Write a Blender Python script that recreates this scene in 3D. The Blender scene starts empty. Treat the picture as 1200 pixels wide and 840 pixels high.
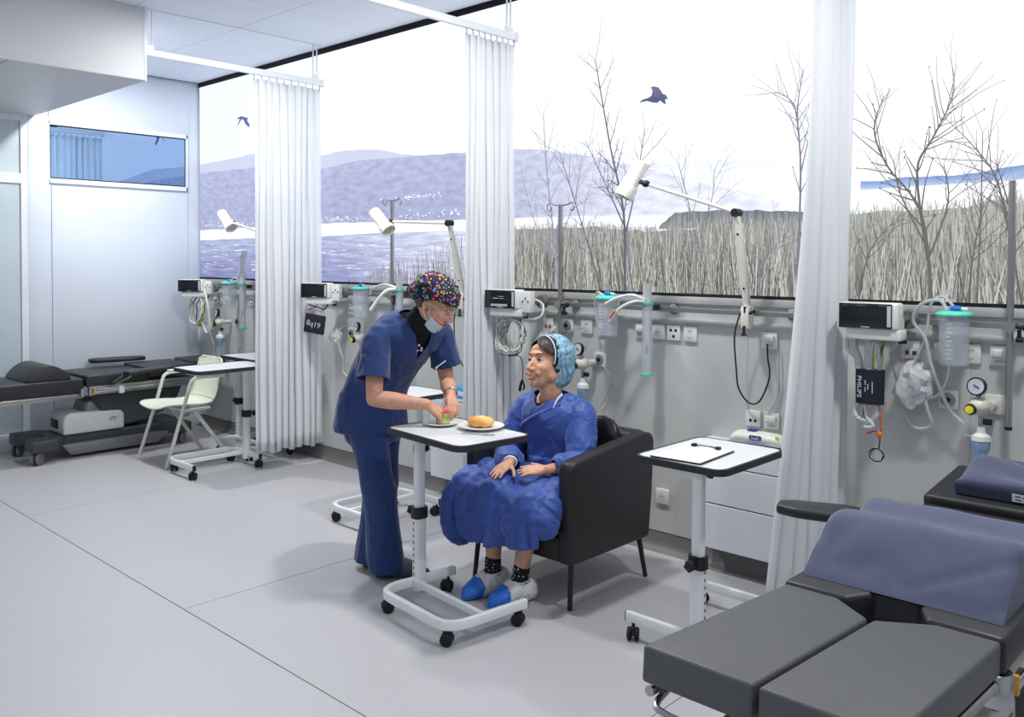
import bpy, bmesh, math, random
from mathutils import Vector, Matrix, noise
V = Vector
PI = math.pi
random.seed(7)
scene = bpy.context.scene
COL = scene.collection

# ------------------------------------------------------------------ camera
F_PX, PPY = 1022.0, 329.0
yaw, pitch, roll = math.radians(46.7), math.radians(1.4), math.radians(0.2)
fw = V((-math.cos(yaw), math.sin(yaw), 0)); rt = V((math.sin(yaw), math.cos(yaw), 0)); up = V((0, 0, 1))
cF = fw*math.cos(pitch) - up*math.sin(pitch)
cU = up*math.cos(pitch) + fw*math.sin(pitch)
cR = rt*math.cos(roll) + cU*math.sin(roll)
cU2 = cU*math.cos(roll) - rt*math.sin(roll)
cam = bpy.data.cameras.new('camera')
cam_o = bpy.data.objects.new('camera', cam); COL.objects.link(cam_o)
m = Matrix.Identity(4)
for i in range(3):
    m[i][0] = cR[i]; m[i][1] = cU2[i]; m[i][2] = -cF[i]
m[2][3] = 1.6
cam_o.matrix_world = m
cam.sensor_width = 36; cam.lens = F_PX/1200*36
cam.shift_y = -(420-PPY)/1200
cam.clip_start = 0.05
scene.camera = cam_o

# ------------------------------------------------------------------ world, lamps, exposure
w = bpy.data.worlds.new('world'); scene.world = w; w.use_nodes = True
w.node_tree.nodes['Background'].inputs[0].default_value = (.8, .87, 1, 1)
w.node_tree.nodes['Background'].inputs[1].default_value = 0.12
scene.view_settings.view_transform = 'Standard'
scene.view_settings.look = 'None'
scene.view_settings.exposure = -0.07
scene.view_settings.gamma = 1.0
scene.view_settings.use_curve_mapping = False

def lamp(name, loc, size, power, color=(1, 1, 1), shape='DISK', sy=None, spread=180):
    l = bpy.data.lights.new(name, 'AREA'); l.energy = power; l.size = size; l.shape = shape; l.color = color
    if sy: l.size_y = sy
    l.spread = math.radians(spread)
    o = bpy.data.objects.new(name, l); COL.objects.link(o); o.location = loc
    return o
for bx_ in (-6.87, -4.78, -2.69, -0.6):                 # one round downlight in the ceiling of each bay
    lamp('bay_downlight', (bx_, 2.98, 3.235), 0.20, 42, (1, .985, .965))
for lx in (-6.4, -3.9, -1.4, 1.1):                      # ceiling panels over the middle of the ward
    lamp('ward_panel_light', (lx, -0.6, 3.235), 1.2, 16, (1, .985, .97), 'RECTANGLE', 0.6)
    lamp('ward_panel_light', (lx, -2.6, 3.235), 1.2, 8, (1, .985, .97), 'RECTANGLE', 0.6)

# ------------------------------------------------------------------ materials
def lin(c):
    return tuple(((x/255)/12.92 if x/255 <= .04045 else ((x/255+.055)/1.055)**2.4) for x in c[:3])
M = {}
def mat(name, rgb, rough=.5, metal=0, var=.04, vscale=30, bump=0, bscale=200, trans=0, alpha=1, ior=1.45, coat=0, sheen=0, rgb2=None, spec=.5, sss=0, stretch=None):
    mt = bpy.data.materials.new(name); mt.use_nodes = True
    nt = mt.node_tree; b = nt.nodes['Principled BSDF']
    c = lin(rgb)
    tc = nt.nodes.new('ShaderNodeTexCoord'); src = tc.outputs['Object']
    if stretch:
        mp = nt.nodes.new('ShaderNodeMapping'); mp.inputs['Scale'].default_value = stretch
        nt.links.new(src, mp.inputs[0]); src = mp.outputs[0]
    n = nt.nodes.new('ShaderNodeTexNoise'); n.inputs['Scale'].default_value = vscale; n.inputs['Detail'].default_value = 3
    nt.links.new(src, n.inputs['Vector'])
    r = nt.nodes.new('ShaderNodeValToRGB')
    if rgb2 is None:
        c1 = tuple(x*(1-var) for x in c); c2 = tuple(min(1, x*(1+var)) for x in c)
    else:
        c1, c2 = c, lin(rgb2)
    r.color_ramp.elements[0].position = .35; r.color_ramp.elements[1].position = .65
    r.color_ramp.elements[0].color = (*c1, 1); r.color_ramp.elements[1].color = (*c2, 1)
    nt.links.new(n.outputs['Fac'], r.inputs[0]); nt.links.new(r.outputs[0], b.inputs['Base Color'])
    b.inputs['Roughness'].default_value = rough; b.inputs['Metallic'].default_value = metal
    b.inputs['Transmission Weight'].default_value = trans; b.inputs['IOR'].default_value = ior
    b.inputs['Alpha'].default_value = alpha; b.inputs['Coat Weight'].default_value = coat
    b.inputs['Sheen Weight'].default_value = sheen; b.inputs['Specular IOR Level'].default_value = spec
    if sss:
        b.inputs['Subsurface Weight'].default_value = sss; b.inputs['Subsurface Radius'].default_value = (.012, .005, .003)
        b.inputs['Subsurface Scale'].default_value = 1
    if bump:
        n2 = nt.nodes.new('ShaderNodeTexNoise'); n2.inputs['Scale'].default_value = bscale; n2.inputs['Detail'].default_value = 4
        nt.links.new(src, n2.inputs['Vector'])
        bp = nt.nodes.new('ShaderNodeBump'); bp.inputs['Strength'].default_value = bump; bp.inputs['Distance'].default_value = .01
        nt.links.new(n2.outputs['Fac'], bp.inputs['Height']); nt.links.new(bp.outputs[0], b.inputs['Normal'])
    M[name] = mt
    return mt

mat('wall_white', (198, 200, 198), .45, var=.01, vscale=2)
mat('left_wall_white', (208, 217, 228), .35, var=.01, vscale=2)
mat('ceiling_white', (230, 237, 248), .5, var=.01, vscale=3)
mat('soffit_white', (206, 208, 210), .45, var=.01, vscale=3)
mat('joint_grey', (96, 98, 102), .7)
mat('frame_white', (225, 230, 236), .35, var=.01)
mat('dark_gap', (22, 24, 30), .8)
mat('cove_grey', (118, 116, 116), .5, var=.03)
mat('channel_grey', (186, 188, 186), .4, metal=.2)
mat('rail_metal', (150, 152, 152), .38, metal=.7)
mat('steel', (190, 190, 188), .22, metal=1)
mat('satin_steel', (175, 174, 170), .35, metal=1)
mat('white_paint', (232, 236, 238), .3, coat=.2, var=.01)
mat('lamp_white', (228, 226, 216), .4, var=.01)
mat('white_plastic', (226, 228, 224), .35, var=.01)
mat('off_white_plastic', (214, 214, 200), .4, var=.02)
mat('chair_white', (226, 230, 212), .4, var=.02)
mat('chair_leg_paint', (206, 208, 196), .4, var=.02)
mat('table_white', (214, 217, 220), .35, var=.01)
mat('black_plastic', (26, 27, 30), .45)
mat('black_rubber', (20, 20, 22), .65)
mat('edge_charcoal', (44, 46, 52), .5)
mat('black_leather', (32, 32, 35), .42, bump=.15, bscale=400, var=.1)
mat('armchair_leather', (34, 33, 36), .44, bump=.12, bscale=500, var=.08)
mat('pillow_leather', (24, 24, 26), .3, bump=.1, bscale=300)
mat('bed_vinyl', (86, 88, 91), .46, bump=.05, bscale=600, var=.03)
mat('bed_vinyl_dark', (40, 41, 44), .42, bump=.05, bscale=600, var=.04)
mat('navy_cushion', (64, 71, 100), .75, sheen=.3, bump=.08, bscale=700, var=.05)
mat('base_grey', (150, 153, 158), .35, metal=.3)
mat('base_light_grey', (196, 198, 200), .3)
mat('base_dark', (58, 62, 66), .45)
mat('column_grey', (120, 120, 118), .4, metal=.3)
mat('screen_black', (22, 24, 32), .15, coat=.4)
mat('scrub_blue', (25, 54, 108), .85, sheen=.25, bump=.12, bscale=350, var=.06)
mat('gown_blue', (44, 76, 154), .5, sheen=.2, bump=.06, bscale=500, var=.05)
mat('gown_tie', (222, 224, 232), .7)
mat('undershirt', (14, 15, 24), .9, rgb2=(14, 15, 24))
mat('skin_nurse', (214, 164, 140), .5, sss=.12, var=.05, vscale=40, rgb2=(206, 150, 124))
mat('skin_patient', (214, 166, 138), .45, sss=.12, var=.05, vscale=40, rgb2=(198, 146, 118))
mat('hair_dark', (38, 28, 24), .45, var=.3, vscale=200, stretch=(1, 1, .1))
mat('hair_grey', (96, 88, 84), .6, var=.3, vscale=200)
mat('lip', (184, 108, 98), .4); mat('teeth', (238, 234, 226), .3); mat('brow', (70, 50, 40), .8)
mat('eye_white', (232, 228, 224), .2, coat=.6); mat('eye_iris', (44, 30, 22), .15, coat=.8)
mat('hair_net', (84, 132, 164), .6, vscale=70, rgb2=(160, 200, 220), bump=.8, bscale=70, stretch=(1, 1, .45))
mat('hair_net_band', (196, 224, 238), .6)
mat('shoe_dark', (62, 68, 82), .7, bump=.1)
mat('cover_blue', (40, 110, 206), .45)
mat('cover_clear', (238, 240, 244), .25, alpha=.85, bump=.8, bscale=60)
mat('mask_cloth', (190, 212, 216), .8)
mat('glasses_clear', (222, 226, 226), .1, alpha=.45)
mat('plate_white', (238, 238, 236), .2, coat=.5, var=.005)
mat('bread', (236, 198, 120), .5, rgb2=(222, 152, 74), vscale=16, bump=.2, bscale=60)
mat('cup_green', (150, 170, 60), .4, rgb2=(206, 214, 150), vscale=45)
mat('cup_blue', (70, 90, 170), .4); mat('cup_foil', (224, 70, 70), .3)
mat('paper', (240, 241, 243), .8, var=.005)
mat('print_grey', (190, 194, 200), .8); mat('print_black', (24, 24, 28), .7); mat('print_white', (230, 232, 236), .7)
mat('logo_blue', (44, 40, 150), .5); mat('print_lilac', (150, 150, 210), .6); mat('print_lime', (206, 214, 90), .6)
mat('clear_plastic', (212, 220, 230), .12, alpha=.26, ior=1.3)
mat('clear_tube', (222, 226, 228), .2, alpha=.6)
mat('turquoise', (92, 208, 186), .4, alpha=.95); mat('cyan_valve', (36, 110, 200), .4)
mat('water_blue', (150, 186, 222), .2, alpha=.85)
mat('dial_yellow', (224, 220, 60), .4); mat('dial_face', (206, 208, 220), .3)
mat('cable_grey', (176, 178, 178), .5); mat('cable_white', (218, 220, 218), .45)
mat('cable_black', (24, 24, 26), .5); mat('cable_green', (64, 120, 64), .5); mat('cable_yellow', (214, 206, 90), .5)
mat('cable_red', (190, 60, 50), .5); mat('cable_orange', (226, 130, 50), .5)
mat('sleeve_foil', (200, 204, 206), .3, bump=.8, bscale=80)
mat('bag_film', (226, 228, 232), .3, alpha=.75, bump=.6, bscale=40)
mat('cuff_navy', (30, 32, 48), .7, bump=.1)
mat('led_red', (150, 40, 36), .4); mat('led_green', (50, 110, 70), .4)
mat('blue_box', (70, 170, 216), .5)
mat('wipes_film', (236, 238, 228), .3, coat=.3, bump=.2, bscale=30)
mat('amber', (222, 160, 50), .3)
mat('fork_steel', (190, 192, 194), .2, metal=1)

def fabric_translucent(name, rgb, tr=.35):
    mt = bpy.data.materials.new(name); mt.use_nodes = True; nt = mt.node_tree
    b = nt.nodes['Principled BSDF']; out = nt.nodes['Material Output']
    wv = nt.nodes.new('ShaderNodeTexNoise'); wv.inputs['Scale'].default_value = 300
    rr = nt.nodes.new('ShaderNodeValToRGB'); c = lin(rgb)
    rr.color_ramp.elements[0].color = (*[x*.95 for x in c], 1); rr.color_ramp.elements[1].color = (*c, 1)
    nt.links.new(wv.outputs['Fac'], rr.inputs[0]); nt.links.new(rr.outputs[0], b.inputs['Base Color'])
    b.inputs['Roughness'].default_value = .85
    t = nt.nodes.new('ShaderNodeBsdfTranslucent'); nt.links.new(rr.outputs[0], t.inputs[0])
    mx = nt.nodes.new('ShaderNodeMixShader'); mx.inputs[0].default_value = tr
    nt.links.new(b.outputs[0], mx.inputs[1]); nt.links.new(t.outputs[0], mx.inputs[2]); nt.links.new(mx.outputs[0], out.inputs[0])
    M[name] = mt
fabric_translucent('curtain_white', (244, 247, 250), .30)

def speckle_floor():
    mt = bpy.data.materials.new('vinyl_floor'); mt.use_nodes = True; nt = mt.node_tree; b = nt.nodes['Principled BSDF']
    tc = nt.nodes.new('ShaderNodeTexCoord')
    v = nt.nodes.new('ShaderNodeTexVoronoi'); v.inputs['Scale'].default_value = 90; nt.links.new(tc.outputs['Object'], v.inputs['Vector'])
    r = nt.nodes.new('ShaderNodeValToRGB'); r.color_ramp.interpolation = 'LINEAR'
    e = r.color_ramp.elements; e[0].position = .06; e[0].color = (*lin((214, 214, 216)), 1); e[1].position = .13; e[1].color = (*lin((186, 186, 190)), 1)
    nt.links.new(v.outputs['Distance'], r.inputs[0])
    n = nt.nodes.new('ShaderNodeTexNoise'); n.inputs['Scale'].default_value = 160; nt.links.new(tc.outputs['Object'], n.inputs['Vector'])
    r2 = nt.nodes.new('ShaderNodeValToRGB'); r2.color_ramp.elements[0].position = .4; r2.color_ramp.elements[1].position = .6
    r2.color_ramp.elements[0].color = (.9, .9, .9, 1); r2.color_ramp.elements[1].color = (1, 1, 1, 1); nt.links.new(n.outputs['Fac'], r2.inputs[0])
    mx = nt.nodes.new('ShaderNodeMix'); mx.data_type = 'RGBA'; mx.blend_type = 'MULTIPLY'; mx.inputs[0].default_value = 1
    nt.links.new(r.outputs[0], mx.inputs[6]); nt.links.new(r2.outputs[0], mx.inputs[7]); nt.links.new(mx.outputs[2], b.inputs['Base Color'])
    b.inputs['Roughness'].default_value = .42
    M['vinyl_floor'] = mt
speckle_floor()

def print_mat(name, strength, streak=0, lo=.42, hi=1.45):
    """backlit print: colours are carried by the mesh, light comes through the print"""
    mt = bpy.data.materials.new(name); mt.use_nodes = True; nt = mt.node_tree
    b = nt.nodes['Principled BSDF']
    at = nt.nodes.new('ShaderNodeAttribute'); at.attribute_name = 'ink'
    src = at.outputs['Color']
    if streak:
        tc = nt.nodes.new('ShaderNodeTexCoord'); mp = nt.nodes.new('ShaderNodeMapping'); mp.inputs['Scale'].default_value = streak
        nt.links.new(tc.outputs['Object'], mp.inputs[0])
        n = nt.nodes.new('ShaderNodeTexNoise'); n.inputs['Scale'].default_value = 1; n.inputs['Detail'].default_value = 5; nt.links.new(mp.outputs[0], n.inputs['Vector'])
        r = nt.nodes.new('ShaderNodeValToRGB'); r.color_ramp.elements[0].position = .33; r.color_ramp.elements[1].position = .68
        r.color_ramp.elements[0].color = (lo, lo, lo*1.04, 1); r.color_ramp.elements[1].color = (hi, hi*.98, hi*.94, 1)
        nt.links.new(n.outputs['Fac'], r.inputs[0])
        mx = nt.nodes.new('ShaderNodeMix'); mx.data_type = 'RGBA'; mx.blend_type = 'MULTIPLY'; mx.inputs[0].default_value = 1; mx.clamp_result = False
        nt.links.new(src, mx.inputs[6]); nt.links.new(r.outputs[0], mx.inputs[7]); src = mx.outputs[2]
    nt.links.new(src, b.inputs['Emission Color']); b.inputs['Emission Strength'].default_value = strength
    b.inputs['Base Color'].default_value = (.02, .02, .02, 1); b.inputs['Roughness'].default_value = .6
    b.inputs['Specular IOR Level'].default_value = .2
    M[name] = mt
MURAL = 1.25
print_mat('backlit_print', MURAL)
print_mat('backlit_hills', MURAL, (9, 1, 26), .80, 1.12)
print_mat('backlit_lake', MURAL, (3, 1, 45), .72, 1.3)
print_mat('backlit_reeds', MURAL*.72, (170, 1, 9))
print_mat('backlit_stalks', MURAL*.74)

# ------------------------------------------------------------------ mesh helpers
def new(): return bmesh.new()
def merge(bm, t, mtx=None):
    if mtx is not None: bmesh.ops.transform(t, matrix=mtx, verts=t.verts)
    me = bpy.data.meshes.new('tmp'); t.to_mesh(me); t.free(); bm.from_mesh(me); bpy.data.meshes.remove(me)
    return bm
def box(bm, x0, x1, y0, y1, z0, z1, bev=0, seg=2, mtx=None):
    t = new(); bmesh.ops.create_cube(t, size=1)
    bmesh.ops.transform(t, matrix=Matrix.Translation(((x0+x1)/2, (y0+y1)/2, (z0+z1)/2)) @ Matrix.Diagonal((x1-x0, y1-y0, z1-z0, 1)), verts=t.verts)
    if bev: bmesh.ops.bevel(t, geom=t.edges[:], offset=bev, segments=seg, affect='EDGES', profile=.5)
    return merge(bm, t, mtx)
def frame_from(d):
    d = d.normalized(); a = V((0, 0, 1)) if abs(d.z) < .95 else V((1, 0, 0))
    u = a.cross(d).normalized(); return u, d.cross(u)
def tube(bm, pts, r, seg=8, closed=False, caps=True, flat=1.0):
    pts = [V(p) for p in pts]; n = len(pts); rs = r if isinstance(r, (list, tuple)) else [r]*n
    rings = []; u = None
    for i, p in enumerate(pts):
        if closed: d = pts[(i+1) % n] - pts[i-1]
        else: d = pts[min(i+1, n-1)] - pts[max(i-1, 0)]
        if d.length < 1e-9: d = V((0, 0, 1))
        d.normalize()
        if u is None: u, v = frame_from(d)
        else:
            u = (u - d*u.dot(d)).normalized(); v = d.cross(u)
        rings.append([bm.verts.new(p + (u*math.cos(2*PI*k/seg) + v*math.sin(2*PI*k/seg)*flat)*rs[i]) for k in range(seg)])
    for i in range(n if closed else n-1):
        a, b = rings[i], rings[(i+1) % n]
        for k in range(seg): bm.faces.new((a[k], a[(k+1) % seg], b[(k+1) % seg], b[k]))
    if caps and not closed:
        bm.faces.new(rings[0][::-1]); bm.faces.new(rings[-1])
    return bm
def cyl(bm, p0, p1, r, seg=16, r2=None): return tube(bm, [p0, p1], [r, r if r2 is None else r2], seg)
def lathe(bm, prof, loc=(0, 0, 0), axis=(0, 0, 1), seg=20):
    d = V(axis).normalized(); u, v = frame_from(d); loc = V(loc); rings = []
    for r, z in prof:
        if r < 1e-6: rings.append([bm.verts.new(loc + d*z)])
        else: rings.append([bm.verts.new(loc + d*z + (u*math.cos(2*PI*k/seg) + v*math.sin(2*PI*k/seg))*r) for k in range(seg)])
    for a, b in zip(rings, rings[1:]):
        for k in range(seg):
            q = [a[k % len(a)], a[(k+1) % len(a)], b[(k+1) % len(b)], b[k % len(b)]]
            f = []
            for x in q:
                if x not in f: f.append(x)
            if len(f) > 2: bm.faces.new(f)
    if len(rings[0]) > 1: bm.faces.new(rings[0][::-1])
    if len(rings[-1]) > 1: bm.faces.new(rings[-1])
    return bm
def prism(bm, poly, z0, z1, bev=0, seg=2, mtx=None):
    t = new()
    a = [t.verts.new((x, y, z0)) for x, y in poly]; b = [t.verts.new((x, y, z1)) for x, y in poly]; n = len(poly)
    t.faces.new(a[::-1]); t.faces.new(b)
    for i in range(n): t.faces.new((a[i], a[(i+1) % n], b[(i+1) % n], b[i]))
    bmesh.ops.recalc_face_normals(t, faces=t.faces)
    if bev: bmesh.ops.bevel(t, geom=t.edges[:], offset=bev, segments=seg, affect='EDGES', profile=.5)
    return merge(bm, t, mtx)
def ball(bm, c, r, seg=16, rings=10, mtx=None):
    t = new(); bmesh.ops.create_uvsphere(t, u_segments=seg, v_segments=rings, radius=1)
    rr = r if isinstance(r, (tuple, list)) else (r, r, r)
    mm = Matrix.Translation(c) @ Matrix.Diagonal((*rr, 1))
    return merge(bm, t, mtx @ mm if mtx is not None else mm)
def loft(bm, rings, cap=True, closed=True):
    vs = [[bm.verts.new(p) for p in r] for r in rings]; n = len(vs[0])
    for a, b in zip(vs, vs[1:]):
        for k in range(n if closed else n-1): bm.faces.new((a[k], a[(k+1) % n], b[(k+1) % n], b[k]))
    if cap and closed: bm.faces.new(vs[0][::-1]); bm.faces.new(vs[-1])
    return bm
def smoothpath(pts, n=6, closed=False):
    P = [V(p) for p in pts]; N = len(P); out = []
    for i in range(N if closed else N-1):
        if closed: a, b, c, d = P[i-1], P[i], P[(i+1) % N], P[(i+2) % N]
        else: a, b, c, d = P[max(i-1, 0)], P[i], P[i+1], P[min(i+2, N-1)]
        for k in range(n):
            t = k/n
            out.append(.5*((2*b) + (c-a)*t + (2*a-5*b+4*c-d)*t*t + (3*b-a-3*c+d)*t**3))
    if not closed: out.append(P[-1])
    return out
def rrect(x0, x1, y0, y1, r, n=5):
    out = []
    for cx_, cy_, a0 in ((x1-r, y1-r, 0), (x0+r, y1-r, 90), (x0+r, y0+r, 180), (x1-r, y0+r, 270)):
        for k in range(n+1):
            a = math.radians(a0 + 90*k/n); out.append((cx_ + r*math.cos(a), cy_ + r*math.sin(a)))
    return out
def text(bm, s, size, mtx, depth=.0006):
    cu = bpy.data.curves.new('t', 'FONT'); cu.body = s; cu.size = size; cu.extrude = depth; cu.align_x = 'CENTER'; cu.align_y = 'CENTER'; cu.resolution_u = 2
    o = bpy.data.objects.new('t', cu); COL.objects.link(o)
    dg = bpy.context.evaluated_depsgraph_get(); me = bpy.data.meshes.new_from_object(o.evaluated_get(dg))
    t = new(); t.from_mesh(me); bpy.data.objects.remove(o); bpy.data.curves.remove(cu); bpy.data.meshes.remove(me)
    return merge(bm, t, mtx)
FACE_NY = Matrix.Rotation(PI/2, 4, 'X')          # text read from -Y
FACE_PX = Matrix.Rotation(PI/2, 4, 'Z') @ FACE_NY  # text read from +X

# ------------------------------------------------------------------ object helpers
def mk(name, bm, m, parent=None, smooth=35, recalc=True):
    if recalc: bmesh.ops.recalc_face_normals(bm, faces=bm.faces)
    me = bpy.data.meshes.new(name); bm.to_mesh(me); bm.free()
    if smooth:
        me.shade_smooth(); me.set_sharp_from_angle(angle=math.radians(smooth))
    for k in (m if isinstance(m, (list, tuple)) else [m]): me.materials.append(M[k])
    o = bpy.data.objects.new(name, me); COL.objects.link(o)
    if parent is not None: o.parent = parent
    return o
part = mk
def tag(o, label, cat, group=None):
    o['label'] = label; o['category'] = cat
    if group: o['group'] = group
    return o
def thing(name, label, cat, loc=(0, 0, 0), rz=0, group=None):
    o = bpy.data.objects.new(name, None); COL.objects.link(o); o.empty_display_size = .1
    o.location = loc; o.rotation_euler = (0, 0, rz)
    return tag(o, label, cat, group)
def struct(name, bm, m, parent=None, **k):
    o = mk(name, bm, m, parent, **k)
    if parent is None: o['kind'] = 'structure'
    return o
def dup(root, loc, rz, label):
    r = root.copy(); COL.objects.link(r); r.location = loc; r.rotation_euler = (0, 0, rz); r['label'] = label
    for ch in root.children:
        c = ch.copy(); COL.objects.link(c); c.parent = r
        for g in ch.children:
            d = g.copy(); COL.objects.link(d); d.parent = c
    return r
def piece(src, parent, loc):
    c = src.copy(); COL.objects.link(c); c.parent = parent; c.location = loc; return c

# ================================================================== THE SETTING
WY, LX, CZ = 4.05, -7.95, 3.27          # mural wall, left wall, ceiling
RX, BY = 3.0, -4.5                      # walls behind the camera
RAILX = (-5.83, -3.74, -1.65)           # curtain tracks between the bays
# floor: sheets of vinyl with open seams over a dark screed
fl = struct('floor', box(new(), LX-.1, RX, BY, WY+.1, -.1, -.004), 'joint_grey')
SX = (LX, -5.87, -3.79, -1.71, .37, RX); g = .0022
for i in range(5):
    part('floor_sheet', box(new(), SX[i]+(g if i else 0), SX[i+1]-g, 1.845+g, WY, -.004, 0), 'vinyl_floor', fl)
for i in range(5):
    part('floor_sheet', box(new(), SX[i]+(.0004 if i else 0), SX[i+1]-.0004, BY, 1.845-g*1.4, -.004, 0), 'vinyl_floor', fl)
# ceiling: metal panels in a grid
ce = struct('ceiling', box(new(), LX-.1, RX, BY, WY+.1, CZ+.004, CZ+.1), 'joint_grey')
xs = [LX, -7.92] + [-5.83-.697*k for k in (2, 1)] + [-5.83+.697*k for k in range(0, 13)]
ys = [WY-.02-.76*k for k in range(0, 12)]
for i in range(len(xs)-1):
    x0, x1 = xs[i], min(xs[i+1], RX)
    if x1-x0 < .1: continue
    for j in range(len(ys)-1):
        part('ceiling_panel', box(new(), x0+.002, x1-.002, ys[j+1]+.002, ys[j]-.002, CZ, CZ+.01, .0015, 1), 'ceiling_white', ce)
# mural wall
wm = struct('wall_back', box(new(), LX-.1, RX, WY+.012, WY+.15, 0, CZ), 'joint_grey')
px_ = [LX, -7.4, -6.35, -5.3, -4.26, -3.21, -2.165, -1.12, -.07, .98, 2.02, RX]
for a, b in zip(px_, px_[1:]):
    part('wall_panel', box(new(), a+.0005, b-.0005, WY, WY+.012, .1, 1.405, .001, 1), 'wall_white', wm)
part('sill_channel', box(new(), LX, RX, WY-.018, WY+.012, 1.365, 1.405, .003), 'channel_grey', wm)
part('supply_channel', box(new(), LX, RX, WY-.012, WY, 1.255, 1.285, .003), 'channel_grey', wm)
# coved grey baseboard
prof = [(WY, .095), (WY-.006, .095), (WY-.008, .05), (WY-.014, .028), (WY-.028, .012), (WY-.05, .004), (WY-.055, .0), (WY, .0)]
struct('baseboard_back', loft(new(), [[(x, y, z) for y, z in prof] for x in (LX, RX)]), 'cove_grey')
# left wall with glazed door, window strip and sliding panel
wl = struct('wall_left', box(new(), LX-.15, LX, BY, WY+.05, 0, CZ), 'left_wall_white')
part('wall_panel', box(new(), LX, LX+.012, 2.72, 3.93, .1, 2.215, .003), 'left_wall_white', wl)
part('wall_panel', box(new(), LX, LX+.012, 2.70, 3.95, 2.76, CZ-.02, .003), 'left_wall_white', wl)
part('wall_post', box(new(), LX, LX+.03, 2.53, 2.695, .0, 2.8, .003), 'left_wall_white', wl)
wn = struct('window_1', box(new(), LX-.01, LX+.004, 2.705, 3.91, 2.275, 2.73), 'dark_gap')
mat('window_glass', (150, 178, 212), .02, metal=1, var=.01)
part('pane', box(new(), LX+.004, LX+.009, 2.715, 3.90, 2.285, 2.72), 'window_glass', wn)
bm = new()
for a in ((2.69, 3.925, 2.73, 2.765), (2.69, 3.925, 2.235, 2.275), (2.685, 2.705, 2.235, 2.765), (3.91, 3.93, 2.235, 2.765)):
    box(bm, LX, LX+.022, a[0], a[1], a[2], a[3], .002, 1)
part('window_frame', bm, 'frame_white', wn)
dr = struct('door_1', box(new(), LX-.01, LX+.006, .9, 2.5, .09, 2.74), 'dark_gap')
mat('frosted_blue', (188, 204, 212), .25, var=.03, vscale=1.5, spec=.6)
mat('frosted_pale', (196, 208, 214), .25, var=.03, vscale=1.5, spec=.6)
for z0, z1, mm in ((.14, 2.215, 'frosted_blue'), (2.30, 2.735, 'frosted_pale')):
    part('pane', box(new(), LX+.006, LX+.012, .93, 2.475, z0, z1), mm, dr)
bm = new()
for a in ((.93, 2.475, 2.735, 2.80), (.93, 2.475, 2.215, 2.30), (.93, 2.475, 0, .14), (2.475, 2.53, 0, 2.80), (.85, .93, 0, 2.80)):
    box(bm, LX, LX+.028, a[0], a[1], a[2], a[3], .002, 1)
part('door_frame', bm, 'frame_white', dr)
struct('baseboard_left', box(new(), LX, LX+.014, 2.53, WY, 0, .09, .004), 'frame_white')
struct('wall_right', box(new(), RX, RX+.1, BY, WY, 0, CZ), 'left_wall_white')
struct('wall_front', box(new(), LX, RX, BY-.1, BY, 0, CZ), 'left_wall_white')
# lowered ceiling box at the left
sf = struct('trim_1', box(new(), LX, -5.80, -1.5, 2.585, 2.785, CZ, .004, 1), 'soffit_white')
bm = new()
for y in (.95, 1.75): box(bm, LX, -5.81, y-.002, y+.002, 2.7835, 2.786)
part('panel_joint', bm, 'joint_grey', sf)
part('corner_bead', box(new(), -5.812, -5.797, 2.572, 2.588, 2.783, CZ, .002, 1), 'frame_white', sf)

# ---- backlit landscape mural, a print stretched over a light box
MZ0, MZ1, MX0, MX1 = 1.418, 3.235, -7.93, RX-.02
MY = WY - .004
mural = thing('backlit_mural', 'wall-wide backlit photo print of a lake, hills and bare reeds', 'mural', (0, MY, 0))
def inkmesh(name, polys, m, y=0.0, kind=None):
    """polys: list of (points (x, z), colours rgb 0-255 per point or one colour)"""
    vs, fs, cs = [], [], []
    for i, (pts, col) in enumerate(polys):
        b = len(vs); yy = -y - (i % 400)*1e-6
        vs += [(x, yy, z) for x, z in pts]; fs.append(list(range(b, b+len(pts))))
        cs += [lin(c) for c in col] if isinstance(col[0], (tuple, list)) else [lin(col)]*len(pts)
    me = bpy.data.meshes.new(name); me.from_pydata(vs, [], fs); me.update()
    at = me.attributes.new('ink', 'FLOAT_COLOR', 'POINT')
    for i, c in enumerate(cs): at.data[i].color = (*c, 1)
    me.materials.append(M[m])
    o = bpy.data.objects.new(name, me); COL.objects.link(o); o.parent = mural
    if kind: o['kind'] = kind
    return o
def mixc(a, b, t): t = max(0, min(1, t)); return tuple(a[i]*(1-t)+b[i]*t for i in range(3))
def interp(tab, x):
    if x <= tab[0][0]: return tab[0][1]
    for (x0, y0), (x1, y1) in zip(tab, tab[1:]):
        if x <= x1: return y0 + (y1-y0)*(x-x0)/(x1-x0)
    return tab[-1][1]
part('light_box', box(new(), MX0, MX1, -.0, .02, MZ0, MZ1), 'dark_gap', mural)
part('top_shadow_gap', box(new(), LX, RX, -.004, .004, MZ1-.005, CZ), 'dark_gap', mural)
part('bottom_edge', box(new(), MX0, MX1, -.006, .0, MZ0-.014, MZ0+.004), 'dark_gap', mural)
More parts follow.
